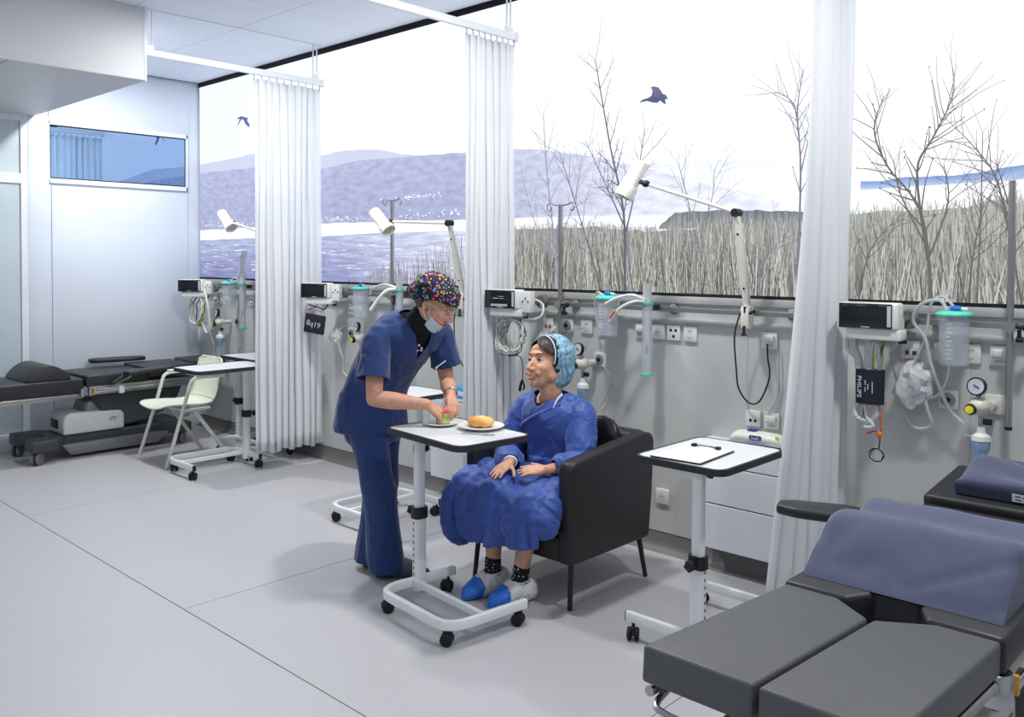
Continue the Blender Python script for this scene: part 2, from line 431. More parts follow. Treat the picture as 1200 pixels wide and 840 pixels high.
# sky
NX, NZ = 60, 10
polys = []
def skyc(x, z):
    t = (x+8)/7.0; a = mixc((226, 235, 255), (243, 244, 246), t*1.3)
    return mixc(a, (236, 240, 255), max(0, (2.55-z)/1.2)*.5*(1-min(1, t*.8)))
for i in range(NX):
    for j in range(NZ):
        x0, x1 = MX0+(MX1-MX0)*i/NX, MX0+(MX1-MX0)*(i+1)/NX; z0, z1 = MZ0+(MZ1-MZ0)*j/NZ, MZ0+(MZ1-MZ0)*(j+1)/NZ
        polys.append(([(x0, z0), (x1, z0), (x1, z1), (x0, z1)], [skyc(x0, z0), skyc(x1, z0), skyc(x1, z1), skyc(x0, z1)]))
inkmesh('printed_sky', polys, 'backlit_print', .0004)
def band(name, top, bot, cfun, m, y, step=.05, rough=0.0, seed=0, x0=None, x1=None):
    xa = top[0][0] if x0 is None else x0; xb = top[-1][0] if x1 is None else x1
    n = int((xb-xa)/step); P = []
    def T(x): return interp(top, x) + rough*(noise.noise(V((x*9, seed, 0))) + .5*noise.noise(V((x*31, seed, 3))))
    for i in range(n):
        a, b = xa+step*i, xa+step*(i+1)
        if i == n-1: b = xb
        ta, tb, ba, bb = T(a), T(b), interp(bot, a), interp(bot, b)
        for k in range(3):
            f0, f1 = k/3, (k+1)/3
            q = [(a, ba+(ta-ba)*f0), (b, bb+(tb-bb)*f0), (b, bb+(tb-bb)*f1), (a, ba+(ta-ba)*f1)]
            P.append((q, [cfun(*p, f) for p, f in zip(q, (f0, f0, f1, f1))]))
    return inkmesh(name, P, m, y)
hillbot = [(-7.93, 1.80), (-4.2, 1.80), (-3.0, 1.77), (-1.0, 1.80)]
def fade(x): return max(0, min(1, (x+4.3)/1.7))
band('printed_far_hills', [(-7.93, 2.50), (-7.4, 2.507), (-6.94, 2.523), (-6.3, 2.46), (-5.91, 2.427), (-5.58, 2.44), (-5.2, 2.416), (-4.9, 2.354), (-4.5, 2.31), (-4.0, 2.25)], hillbot,
     lambda x, z, f: mixc((186, 192, 214), (194, 200, 224), f), 'backlit_print', .0006, rough=.008)
band('printed_near_hills', [(-7.93, 2.414), (-6.94, 2.403), (-5.91, 2.318), (-5.42, 2.349), (-4.91, 2.335), (-4.45, 2.323), (-3.79, 2.302), (-3.52, 2.269), (-3.13, 2.197), (-2.77, 2.10), (-2.4, 2.0), (-2.0, 1.9)], hillbot,
     lambda x, z, f: mixc(mixc((160, 166, 202), (172, 179, 212), f), (232, 236, 248), fade(x)*.9), 'backlit_hills', .0008, rough=.006, seed=4)
band('printed_misty_ridge', [(-3.2, 2.02), (-2.8, 2.13), (-2.3, 2.12), (-1.9, 2.08), (-1.6, 2.02)], [(-3.2, 1.8), (-1.6, 1.8)], lambda x, z, f: mixc((246, 247, 253), (228, 232, 246), f), 'backlit_print', .0009, rough=.004, seed=6)
band('printed_blue_ridge', [(-2.1, 1.93), (-1.75, 1.955), (-1.4, 1.972), (-1.16, 1.967), (-1.03, 1.987), (-.93, 1.995), (-.5, 2.03), (.6, 2.06), (2.9, 2.0)], [(-2.1, 1.925), (-1.75, 1.925), (-.93, 1.936), (2.9, 1.93)], lambda x, z, f: mixc((176, 196, 230), (120, 148, 200), f), 'backlit_print', .0009, rough=.01, seed=9)
band('printed_snow_shore', [(-7.93, 1.87), (-5.9, 1.885), (-4.2, 1.865), (-3.2, 1.86), (-2.5, 1.84)], [(-7.93, 1.74), (-2.5, 1.76)], lambda x, z, f: mixc((244, 247, 255), (206, 208, 236), max(0, f-.6)), 'backlit_print', .0010, rough=.008, seed=2)
band('printed_lake', [(-7.93, 1.775), (-6.94, 1.782), (-5.9, 1.78), (-5.2, 1.794), (-4.2, 1.793), (-3.2, 1.79), (-2.6, 1.78)], [(-7.93, MZ0), (-2.6, MZ0)], lambda x, z, f: mixc(mixc((126, 130, 178), (166, 176, 210), f), (226, 230, 242), (x+6)/2.6), 'backlit_lake', .0012, rough=.004, seed=3)
rng = random.Random(3)
P = []
for k in range(520):                          # white specks: villages along the shore and broken ice on the lake
    x = rng.uniform(-7.9, -3.9)
    if k < 300: z = 1.89 + abs(rng.gauss(0, .022)) + .014*noise.noise(V((x*2, 0, 0))); s = rng.uniform(.003, .011); h = s*.8
    elif k < 350: x = rng.gauss(-4.75, .16); z = 2.04+rng.gauss(0, .008); s = rng.uniform(.004, .012); h = s*.7
    else: z = rng.choice((1.72, 1.63, 1.66, 1.53, 1.56, 1.49)) + rng.gauss(0, .012); s = rng.uniform(.01, .07); h = rng.uniform(.002, .005)
    P.append(([(x-s, z), (x+s, z), (x+s*.7, z+h), (x-s*.7, z+h)], mixc((226, 230, 248), (252, 252, 255), rng.random())))
inkmesh('printed_villages', P, 'backlit_print', .0016, 'stuff')
# reeds
reedtop = [(-5.7, 1.42), (-5.5, 1.45), (-5.2, 1.50), (-4.8, 1.57), (-4.45, 1.63), (-4.2, 1.70), (-3.77, 1.80), (-3.5, 1.80), (-3.1, 1.80), (-2.8, 1.765), (-2.3, 1.79), (-1.9, 1.79), (-1.6, 1.83), (-1.2, 1.84), (-.9, 1.87), (2.98, 1.87)]
def reedc(x, z, f):
    a = mixc((106, 103, 99), (178, 178, 180), (z-MZ0)/.42); b = mixc((124, 124, 118), (196, 202, 196), (z-MZ0)/.42)
    return mixc(a, b, (x+2.6)/1.2)
band('printed_reed_bed', [(x, z-.01) for x, z in reedtop if x > -4.0], [(-4.0, MZ0), (2.98, MZ0)], reedc, 'backlit_reeds', .0020, rough=.02, seed=5, x0=-4.0)
band('printed_dark_thicket', [(-2.70, 1.79), (-2.6, 1.855), (-2.25, 1.862), (-1.92, 1.84), (-1.7, 1.82)], [(-2.7, 1.77), (-1.7, 1.77)], lambda x, z, f: mixc((170, 172, 176), (140, 146, 158), f), 'backlit_reeds', .0022, rough=.012, seed=8, step=.02)
P = []
pal = [(112, 106, 98), (146, 140, 130), (188, 184, 176), (80, 78, 78), (172, 172, 170), (126, 124, 124), (210, 206, 198), (62, 60, 64), (232, 230, 224), (48, 46, 50)]
for k in range(5200):
    x = rng.uniform(-5.6, .3)
    t = interp(reedtop, x)
    dens = 1 if x > -3.9 else max(.05, (x+5.7)/1.8*.5)
    if rng.random() > dens: continue
    base = MZ0 if x < -3.9 or rng.random() < .6 else rng.uniform(MZ0, t-.05)
    h = min(t + abs(rng.gauss(0, .02)) - base, rng.uniform(.06, .42))
    if x < -3.9: h = (t-MZ0)*rng.uniform(.3, 1.5)
    l = rng.gauss(0, .16)*h; wd = rng.uniform(.0012, .0034)
    c = rng.choice(pal)
    c = mixc(c, (200, 206, 198), max(0, min(.65, (base+h*.5-MZ0)/.5)) + (0.12 if x > -2 else 0))
    P.append(([(x-wd, base), (x+wd, base), (x+l+wd*.6, base+h), (x+l-wd*.6, base+h)], c))
inkmesh('printed_reeds', P, 'backlit_stalks', .0024, 'stuff')
# bare bushes
def branch(P, x, z, ang, L, wd, depth, rg, col):
    n = 5; px, pz, a = x, z, ang
    for i in range(n):
        a += rg.gauss(0, .07); nx, nz = px+math.sin(a)*L/n, pz+math.cos(a)*L/n
        w0, w1 = wd*(1-.6*i/n), wd*(1-.6*(i+1)/n); dx, dz = math.cos(a), -math.sin(a)
        P.append(([(px-dx*w0, pz-dz*w0), (px+dx*w0, pz+dz*w0), (nx+dx*w1, nz+dz*w1), (nx-dx*w1, nz-dz*w1)], col)); px, pz = nx, nz
        if depth > 0 and i >= 1:
            for s in (-1, 1):
                if rg.random() < .62: branch(P, px, pz, a + s*rg.uniform(.25, .95), L*rg.uniform(.22, .6), w1*.62, depth-1, rg, col)
    if depth == 0:
        P.append(([(px-wd, pz-wd), (px+wd, pz-wd), (px+wd, pz+wd*1.5), (px-wd, pz+wd*1.5)], col))
def bush(stems, seed, col, label_name='printed_bush'):
    rg = random.Random(seed); P = []
    for pts, wd, dep in stems:
        wd *= 1.25; pts = [(q.x, q.z) for q in smoothpath([(x, 0, z) for x, z in pts], 5)]
        for i, ((x0, z0), (x1, z1)) in enumerate(zip(pts, pts[1:])):
            w0, w1 = wd*(1-.75*i/len(pts)), wd*(1-.75*(i+1)/len(pts))
            P.append(([(x0-w0, z0), (x0+w0, z0), (x1+w1, z1), (x1-w1, z1)], col))
            if i > 2:
                a = math.atan2(x1-x0, z1-z0)
                for s in (-1, 1):
                    if rg.random() < .72: branch(P, x1, z1, a + s*rg.uniform(.25, .8), rg.uniform(.05, .27), w1*.6, dep, rg, col)
    return inkmesh(label_name, P, 'backlit_print', .0032 + .0001*(seed % 7))
CB = (92, 88, 104); CD = (98, 94, 92)
bush([([(-3.42, 1.42), (-3.45, 1.67), (-3.52, 2.14), (-3.55, 2.50)], .006, 1), ([(-3.44, 1.6), (-3.6, 1.8), (-3.72, 2.1)], .004, 1), ([(-3.45, 1.65), (-3.3, 1.95), (-3.25, 2.2)], .004, 1)], 1, (138, 138, 158))
bush([([(-2.93, 1.42), (-2.94, 1.86), (-3.04, 2.26), (-3.15, 2.76)], .008, 1), ([(-2.94, 1.8), (-3.05, 2.0), (-3.22, 2.30)], .005, 1), ([(-2.94, 1.7), (-2.86, 2.0), (-2.80, 2.33)], .005, 1), ([(-3.1, 1.42), (-3.2, 1.7), (-3.42, 2.25)], .005, 1)], 2, CB)
bush([([(-2.47, 1.42), (-2.48, 1.75), (-2.58, 2.12)], .005, 1), ([(-2.48, 1.7), (-2.38, 1.9), (-2.36, 2.08)], .003, 1)], 3, (128, 126, 136))
bush([([(-1.9, 1.45), (-1.89, 2.03), (-1.91, 2.32), (-1.885, 2.50)], .005, 0), ([(-1.90, 2.2), (-1.93, 2.36), (-2.01, 2.43)], .004, 0), ([(-1.89, 2.02), (-1.85, 2.2), (-1.845, 2.3)], .003, 0), ([(-2.1, 1.42), (-2.08, 1.6), (-1.95, 1.72)], .004, 1)], 4, (118, 114, 132))
bush([([(-1.28, 1.42), (-1.33, 1.81), (-1.48, 2.03), (-1.54, 2.20), (-1.50, 2.34)], .006, 0), ([(-1.30, 1.6), (-1.35, 1.99), (-1.29, 2.13), (-1.23, 2.25), (-1.2, 2.34)], .005, 0), ([(-1.3, 1.65), (-1.42, 1.9), (-1.45, 2.05)], .004, 1), ([(-1.3, 1.6), (-1.22, 1.85), (-1.24, 2.02)], .004, 1), ([(-1.6, 1.42), (-1.55, 1.65), (-1.42, 1.8)], .004, 1)], 5, CD)
bush([([(-1.1, 1.42), (-1.09, 1.80), (-1.088, 2.14)], .0035, 0), ([(-.93, 1.42), (-1.02, 1.9), (-1.11, 2.07), (-1.23, 2.21)], .004, 0), ([(-1.13, 1.42), (-1.12, 1.6), (-1.08, 1.85)], .005, 1), ([(-.98, 1.42), (-.96, 1.7), (-1.03, 2.0)], .005, 1)], 6, CD)
bush([([(-.6, 1.42), (-.62, 1.9), (-.55, 2.4)], .006, 1), ([(.2, 1.42), (.15, 1.9), (.25, 2.3)], .006, 1)], 12, CD)
# two ducks in flight
bird = [(-.095, -.03), (-.07, -.012), (-.03, -.005), (-.012, .005), (-.006, .03), (-.02, .052), (.0, .055), (.03, .047), (.05, .025), (.062, .008), (.08, .004), (.098, -.022), (.078, -.02), (.084, -.048), (.076, -.047), (.055, -.02), (.03, -.037), (.0, -.034), (-.04, -.022), (-.075, -.026)]
def duck(x, z, s, sx, rot):
    pts = [(x + s*(sx*a*math.cos(rot)-b*math.sin(rot)), z + s*(sx*a*math.sin(rot)+b*math.cos(rot))) for a, b in bird]
    c = pts[8]; cx_ = sum(p[0] for p in pts)/len(pts); cz_ = sum(p[1] for p in pts)/len(pts)
    P = [([(cx_, cz_), pts[i], pts[(i+1) % len(pts)]], mixc((58, 66, 104), (106, 112, 146), (pts[i][1]-z+.05)*6)) for i in range(len(pts))]
    return inkmesh('printed_duck', P, 'backlit_print', .0042)
duck(-2.745, 2.50, 1.0, 1, -.05)
P = [([(-7.26, 2.765), (-7.21, 2.80), (-7.17, 2.86), (-7.14, 2.85), (-7.20, 2.80)], (74, 86, 140)), ([(-7.24, 2.86), (-7.15, 2.875), (-7.03, 2.845), (-7.06, 2.82), (-7.15, 2.85)], (74, 86, 140)), ([(-7.06, 2.84), (-7.0, 2.78), (-7.02, 2.76), (-7.08, 2.80), (-7.11, 2.84)], (80, 92, 146))]
inkmesh('printed_duck', P, 'backlit_print', .0042)

# ---- equipment rail on stand-offs along the wall
rail = thing('equipment_rail', 'grey metal equipment rail running along the wall under the mural', 'rail', (0, WY, 1.335))
part('bar', box(new(), LX+.15, RX-.1, -.062, -.052, -.0125, .0125, .002, 1), 'rail_metal', rail)
sx = LX+.35
so = None
for k in range(15):
    x = -2.60 + (k-8)*.68
    if x < LX+.2: continue
    bm = lathe(new(), [(.03, 0), (.03, -.018), (.014, -.024), (.014, -.053)], axis=(0, 1, 0))
    if so is None: so = part('stand_off', bm, 'rail_metal', rail); so.location = (x, 0, 0)
    else: bm.free(); piece(so, rail, (x, 0, 0))

# ================================================================== CURTAINS
def curtain(x, y0, y1, zb, label, folds, seed, flare=0.0, amp=.045, amp_b=.06, spread=None, zt=2.93, yb0=None):
    t = thing('cubicle_curtain', label, 'curtain', (x, (y0+y1)/2, zb), group='cubicle curtains hung between the bays')
    rg = random.Random(seed); n = folds*10; rows = 26; ph = rg.random()*6
    yb0 = y0 if yb0 is None else yb0
    vs = []
    off = [rg.uniform(-.3, .3) for _ in range(folds+2)]; am = [rg.uniform(.55, 1.15) for _ in range(folds+2)]
    for j in range(rows+1):
        f = j/rows; z = zt + (zb-zt)*f
        row = []
        for i in range(n+1):
            s = i/n; k = s*folds; a = am[int(k)]*(1-(k % 1)) + am[int(k)+1]*(k % 1)
            A = (amp + (amp_b-amp)*f)*a
            ya = y0 + (yb0-y0)*f
            yy = ya + (y1-ya)*s + .012*math.sin(2*PI*k*2+ph)
            xx = A*math.sin(2*PI*k + off[int(k)] + ph) + .012*math.sin(k*1.3+f*5) - flare*f*f*(1-s) + .01*noise.noise(V((s*8, f*4, seed)))
            zz = z + (.012*math.sin(k*2.2) if j == rows else 0)
            row.append((xx, yy-(y0+y1)/2, zz-zb))
        vs.append(row)
    bm = loft(new(), vs, cap=False, closed=False)
    o = part('cloth', bm, 'curtain_white', t, smooth=80)
    md = o.modifiers.new('thickness', 'SOLIDIFY'); md.thickness = .0015
    hk = None
    for i in range(folds+1):
        s = i/folds; bm = new(); yy = y0+(y1-y0)*s-(y0+y1)/2
        tube(bm, [(0, yy, zt-zb-.012), (.006, yy, zt-zb+.006), (0, yy, zt-zb+.03)], .003, 6)
        h = part('hook', bm, 'rail_metal', t)
    return t
curtain(RAILX[0], 3.40, 3.97, .14, 'white curtain hanging between the far bed bay and the second bay', 9, 11, yb0=3.42, amp=.015, amp_b=.024)
curtain(RAILX[1], 3.57, 3.975, .14, 'white curtain hanging behind the armchair beside the coiled cables', 8, 12, amp=.012, amp_b=.017)
curtain(RAILX[2], 3.62, 3.97, .02, 'white curtain flaring to the floor beside the nearest black bed', 6, 13, flare=.17, amp=.030, amp_b=.045, zt=2.95, yb0=3.60)
for i, x in enumerate(RAILX):
    t = thing('curtain_track', ['white ceiling-hung track carrying the far curtain', 'white ceiling-hung track carrying the middle curtain', 'white ceiling-hung track carrying the nearest curtain'][i], 'curtain track', (x, 3.0, CZ), group='curtain tracks')
    part('track', box(new(), -.014, .014, -2.2, .985, -.31, -.265, .004), 'white_paint', t)
    part('end_cap', box(new(), -.019, .019, .98, 1.01, -.318, -.258, .006), 'white_paint', t)
    for yy in (.93, -.38):
        bm = new()
        for d in (-.017, .017): cyl(bm, (0, yy+d, -.27), (0, yy+d, 0), .0055, 8)
        box(bm, -.012, .012, yy-.03, yy+.03, -.268, -.235, .003)
        part('hanger_rod', bm, 'white_paint', t)
    part('ceiling_profile', box(new(), -.02, .02, -2.2, 1.0, -.006, .0), 'white_paint', t)

# ================================================================== WALL CABINETS
def cabinet(x, label):
    t = thing('drawer_cabinet', label, 'cabinet', (x, WY-.001, .125), group='low wall cabinets with drawers')
    part('body', box(new(), -.30, .30, -.115, 0, 0, .535, .004), 'frame_white', t)
    part('top', box(new(), -.305, .305, -.125, 0, .536, .556, .004), 'frame_white', t)
    for z0, z1 in ((.005, .232), (.238, .428), (.434, .532)):
        d = part('drawer', box(new(), -.298, .298, -.13, -.116, z0, z1, .002, 1), 'frame_white', t)
        part('grip_groove', box(new(), -.298, .298, -.124, -.117, z1, z1+.005), 'edge_charcoal', d)
    return t
cabinet(-2.06, 'low white drawer cabinet behind the table with the clipboard')
cabinet(-4.15, 'low white drawer cabinet against the wall behind the leaning nurse')
cabinet(-6.20, 'low white drawer cabinet against the wall behind the far tables')

# ================================================================== OVERBED TABLES
def overbed(label, loc, rz, H, ub=.53, ve=.20):
    t = thing('overbed_table', label, 'table', loc, rz, 'overbed tables on castors')
    u0, u1, v0, v1 = -.075, ub, -.145, .265
    part('tabletop', prism(new(), rrect(u0+.004, u1-.004, v0+.004, v1-.004, .05), H-.021, H, .0), 'table_white', t)
    a = rrect(u0-.003, u1+.003, v0-.003, v1+.003, .054); b = rrect(u0+.0065, u1-.0065, v0+.0065, v1-.0065, .047)
    bm = new(); loft(bm, [[(x, y, H-.025) for x, y in b], [(x, y, H-.025) for x, y in a], [(x, y, H+.001) for x, y in a], [(x, y, H+.0025) for x, y in b]], cap=False)
    part('edge_band', bm, 'edge_charcoal', t)
    bm = new(); box(bm, .0, .38, .02, .10, H-.05, H-.026, .004); box(bm, -.028, .03, -.03, .1, H-.06, H-.026, .004)
    part('tabletop_bracket', bm, 'white_paint', t)
    bm = new(); loft(bm, [[(x, y, z) for x, y in rrect(-.02, .02, -.026, .026, .016)] for z in (H*.47, H-.03)])
    part('inner_pole', bm, 'satin_steel' if False else 'white_paint', t)
    bm = new(); loft(bm, [[(x, y, z) for x, y in rrect(-.025, .025, -.031, .031, .02)] for z in (.05, H*.5)])
    p = part('pole', bm, 'white_paint', t)
    bm = new()
    for k in range(9): box(bm, -.004, .004, -.0325, -.031, .12+.03*k, .132+.03*k, .001, 1)
    part('height_holes', bm, 'edge_charcoal', p)
    zc = H*.5
    bm = new(); loft(bm, [[(x, y, z) for x, y in rrect(-.031, .031, -.037, .037, .022)] for z in (zc-.022, zc+.03)])
    c = part('clamp', bm, 'black_plastic', t)
    bm = new(); cyl(bm, (-.03, 0, zc), (-.06, 0, zc), .008, 10)
    star = [((.026 if k % 2 else .019)*math.cos(k*PI/5), (.026 if k % 2 else .019)*math.sin(k*PI/5)) for k in range(10)]
    prism(bm, star, 0, .018, .003, 1, Matrix.Translation((-.055, 0, zc)) @ Matrix.Rotation(-PI/2, 4, 'Y'))
    part('star_knob', bm, 'black_plastic', c)
    bm = new(); cyl(bm, (.02, -.032, H-.05), (.02, -.048, H-.05), .012, 12); part('tilt_knob', bm, 'black_plastic', t)
    zb = .092
    path = smoothpath([(0, ve, zb), (0, .0, zb), (0, -.13, zb), (.028, -.198, zb), (.09, -.22, zb), (.265, -.22, zb), (.44, -.22, zb), (.502, -.198, zb), (.53, -.13, zb), (.53, .0, zb), (.53, ve, zb)], 5)
    bm = new(); rings = []
    for i, q in enumerate(path):
        d = (path[min(i+1, len(path)-1)]-path[max(i-1, 0)]).normalized(); s = V((-d.y, d.x, 0))
        rings.append([q + s*a + V((0, 0, b)) for a, b in rrect(-.0135, .0135, -.021, .021, .006, 2)])
    loft(bm, rings)
    fr = part('base_frame', bm, 'white_paint', t)
    for u in (0, .53): part('end_plug', box(new(), u-.014, u+.014, ve-.001, ve+.006, zb-.021, zb+.021, .004), 'black_plastic', fr)
    part('crossbar', box(new(), .0, .52, -.045, -.02, zb-.014, zb+.016, .004), 'white_paint', t)
    for u, v in ((.04, -.185), (.49, -.185), (0, ve-.03), (.53, ve-.03)):
        rot = Matrix.Translation((u, v, 0)) @ Matrix.Rotation(random.uniform(-1.2, 1.2), 4, 'Z')
        bm = new()
        for s in (-.016, .016):
            tt = lathe(new(), [(.0, -.009), (.022, -.009), (.0275, -.005), (.0275, .005), (.022, .009), (.0, .009)], (s, -.012, .0275), (1, 0, 0), 18); merge(bm, tt, rot)
        cs = part('caster', bm, 'black_rubber', t)
        bm = new(); merge(bm, cyl(new(), (0, 0, .055), (0, 0, zb-.018), .007, 8)); tt = new(); box(tt, -.008, .008, -.03, .012, .02, .06, .006); merge(bm, tt)
        bmesh.ops.transform(bm, matrix=rot, verts=bm.verts); part('fork', bm, 'black_plastic', cs)
    return t
overbed('white overbed table carrying the plate and cup beside the patient', (-3.105, 2.665, 0), math.radians(-6), .82, .50)
overbed('white overbed table carrying a clipboard next to the wall cabinet', (-1.815, 3.01, 0), math.radians(90), .80, .45, .34)
overbed('white overbed table in front, next to the empty white chair', (-6.13, 3.50, 0), math.radians(-90), .79)
overbed('white overbed table partly hidden behind another beside the far curtain', (-6.72, 3.77, 0), 0, .79)
overbed('white overbed table standing behind the leaning nurse', (-4.22, 3.62, 0), math.radians(-90), .775)

# ---- food, clipboard, small things on tables
TZ = .8215
t = thing('plate', 'round white plate holding a golden bread roll', 'plate', (-2.845, 2.815, TZ), group='plates on the overbed table')
part('dish', lathe(new(), [(0, .003), (.06, .003), (.075, .006), (.105, .014), (.108, .017), (.104, .0185), (.075, .011), (.0, .009)], seg=40), 'plate_white', t)
part('foot_ring', lathe(new(), [(.055, 0), (.062, 0), (.062, .004), (.055, .004)], seg=32), 'plate_white', t)
t = thing('plate', 'round white plate under the green dessert cup', 'plate', (-3.045, 2.745, TZ), group='plates on the overbed table')
part('dish', lathe(new(), [(0, .003), (.05, .003), (.062, .005), (.082, .011), (.084, .0135), (.08, .0145), (.06, .008), (.0, .0065)], seg=40), 'plate_white', t)
bm = new(); rg = random.Random(2)
N = 28; rings = []
for j in range(9):
    f = j/8; r = [.0, .048, .057, .061, .062, .058, .048, .029, .0][j]; z = [.001, .001, .007, .014, .021, .030, .037, .041, .0415][j]
    r = max(r, .002)
    rings.append([V((r*math.cos(2*PI*k/N)*1.12, r*math.sin(2*PI*k/N)*.92, z + .005*noise.noise(V((2*math.cos(2*PI*k/N), 2*math.sin(2*PI*k/N), z*40))) - (.006*math.exp(-((r*math.sin(2*PI*k/N))/.012)**2) if j > 5 else 0))) for k in range(N)])
loft(bm, rings)
for v in bm.verts: v.co += V((-2.848, 2.815, TZ+.0125))
tag(mk('bread_roll', bm, 'bread', smooth=70), 'golden baked bread roll lying on a white plate', 'bread roll')
t = thing('dessert_cup', 'small green dessert cup held by the nurse', 'cup', (-3.04, 2.755, TZ+.0085))
part('cup', lathe(new(), [(.0, 0), (.031, 0), (.038, .05), (.0395, .052), (.0, .052)], seg=24), 'cup_green', t)
part('printed_patch', lathe(new(), [(.0328, .012), (.0368, .04)], seg=24), 'cup_green', t)
bm = new(); a = [(.0350*math.cos(x), .0350*math.sin(x)) for x in (-1.5, -1.25, -1.0, -.75)]
loft(bm, [[(x*.93, y*.93, .012) for x, y in a], [(x*1.06, y*1.06, .040) for x, y in a]], closed=False, cap=False); part('printed_berry', bm, 'cup_blue', t)
lid = lathe(new(), [(.0, .054), (.042, .053), (.042, .0545), (0, .0555)], seg=24)
box(lid, .03, .052, -.012, .012, .056, .058, .0005, 1); part('peel_lid', lid, 'cup_foil', t)
t = thing('fork', 'small metal fork lying on the overbed table near the plate', 'cutlery', (-2.76, 2.70, TZ+.002), .5)
part('handle', box(new(), -.07, .035, -.004, .004, 0, .002, .0008, 1), 'fork_steel', t)
bm = new(); box(bm, .035, .05, -.009, .009, 0, .002, .0008, 1)
for y in (-.0075, -.0025, .0025, .0075): box(bm, .05, .085, y-.001, y+.001, 0, .002)
part('tines', bm, 'fork_steel', t)
t = thing('clipboard', 'clipboard with a white form lying on the overbed table', 'clipboard', (-1.905, 3.11, .8025), math.radians(4))
part('board', prism(new(), rrect(-.115, .115, -.155, .155, .012), 0, .004), 'edge_charcoal', t)
pp = part('paper', prism(new(), rrect(-.108, .108, -.150, .146, .002), .0045, .006), 'paper', t)
bm = new(); rg = random.Random(4)
for k in range(22): 
    z = .095-.011*k; a = -.09+rg.uniform(0, .02)
    while a < .085:
        b = a+rg.uniform(.015, .05); box(bm, a, min(b, .09), z, z+.0022, .0061, .0063); a = b+.006
box(bm, -.09, -.01, .11, .115, .0061, .0063)
part('printed_lines', bm, 'print_grey', pp)
bm = new(); box(bm, -.05, .05, .128, .15, .006, .010, .002); tube(bm, smoothpath([(-.05, .12, .010), (-.03, .108, .012), (.0, .115, .014), (.03, .108, .012), (.05, .12, .010)], 5), .0022, 6)
cl = part('clip', bm, 'fork_steel', t)
for s in (-1, 1): part('clip_lever', box(new(), s*.055-.011, s*.055+.011, .105, .13, .0065, .018, .004), 'black_plastic', cl)
# wipes pack on the cabinet
t = thing('wipes_pack', 'white soft pack of wipes lying on the drawer cabinet', 'wipes pack', (-2.06, 3.985, .6825), math.radians(2))
bm = new(); rings = []
for i in range(15):
    s = -1+2*i/14; e = max(.0, 1-abs(s)**5)**.5; hh = .008+.062*e; dd = .052*(.75+.25*e)
    rings.append([V((s*.155, math.cos(a)*dd, hh*.5+math.sin(a)*hh*.5*(1+.05*noise.noise(V((i*.7, a, 0)))))) for a in [2*PI*k/18 for k in range(18)]])
loft(bm, rings); bd = part('pack', bm, 'wipes_film', t, smooth=60)
bm = text(new(), 'body', .02, Matrix.Translation((0, -.0523, .042)) @ FACE_NY, .001); 
part('logo_patch', prism(new(), rrect(-.032, .032, -.012, .012, .004), 0, .001, mtx=Matrix.Translation((0, -.0508, .042)) @ FACE_NY), 'logo_blue', t)
part('logo_lettering', bm, 'print_white', t)
bm = new()
for k in range(2): box(bm, -.05+.01*k, .05, -.0515, -.0505, .018-.007*k, .0215-.007*k)
part('small_print', bm, 'print_lilac', t)
part('lime_corner', box(new(), .10, .118, -.0455, -.044, .045, .062, .0005, 1), 'print_lime', t)
part('resealable_lid', prism(new(), rrect(-.06, -.01, -.025, .025, .01), .0685, .0725, .001, 1), 'logo_blue', t)
# blue carton
t = thing('blue_carton', 'bright blue carton on the cabinet beside the nurse', 'box', (-4.14, 3.975, .6825), math.radians(-3))
part('carton', box(new(), -.11, .11, -.05, .05, 0, .075, .003), 'blue_box', t)
part('carton_label', box(new(), -.06, .06, -.0515, -.0495, .02, .05), 'print_white', t)

# ================================================================== WHITE CHAIR
t = thing('stacking_chair', 'empty white plastic armchair with slanted tube legs by the far bed', 'chair', (-6.655, 3.24, 0), math.radians(0))
# faces -Y; x width
bm = new(); rows = []
path = smoothpath([(-.26, .44), (-.20, .452), (-.08, .446), (.06, .438), (.15, .455), (.20, .51), (.235, .62), (.27, .74), (.285, .80)], 5)if False else None
pr = smoothpath([(0, -.27, .437), (0, -.22, .455), (0, -.08, .45), (0, .06, .44), (0, .155, .455), (0, .205, .52), (0, .235, .63), (0, .262, .75), (0, .275, .80)], 5)
for i, q in enumerate(pr):
    f = i/(len(pr)-1); row = []
    hw = .205 if f < .5 else .205-.03*(f-.5)
    if f < .12: hw = .16+.045*(f/.12)**.5
    if f > .9: hw *= 1-.25*((f-.9)/.1)**2
    for k in range(13):
        s = -1+2*k/12
        dish = .018*(s*s) if f < .5 else 0
        bow = -.028*(s*s) if f >= .5 else 0
        row.append(q + V((s*hw, bow, dish)))
    rows.append(row)
n6 = int(len(rows)*.55)
def shell(rows, name):
    o = part(name, loft(new(), rows, cap=False, closed=False), 'chair_white', t, smooth=80)
    md = o.modifiers.new('thick', 'SOLIDIFY'); md.thickness = .011; md.offset = 0
    return o
shell(rows[:n6+1], 'seat'); shell(rows[n6:], 'backrest')
for s in (-1, 1):
    x = s*.235
    part('front_leg', tube(new(), smoothpath([(x*1.04, -.25, .006), (x, -.115, .42), (x, -.06, .60), (x, -.035, .655), (x, .02, .672), (x, .12, .672), (x*.985, .215, .668)], 4), .0135, 8, flat=1.2), 'chair_leg_paint', t)
    part('armrest_pad', box(new(), x-.022, x+.022, -.01, .21, .684, .695, .006), 'chair_white', t)
    part('rear_leg', tube(new(), [(x*.92, -.02, .43), (x*1.0, .28, .006)], .013, 8, flat=1.2), 'chair_leg_paint', t)
    part('seat_bearer', tube(new(), [(x, -.115, .425), (x*.9, .12, .425)], .012, 8), 'chair_leg_paint', t)
part('cross_bearer', tube(new(), [(-.23, -.1, .425), (.23, -.1, .425)], .011, 8), 'chair_leg_paint', t)

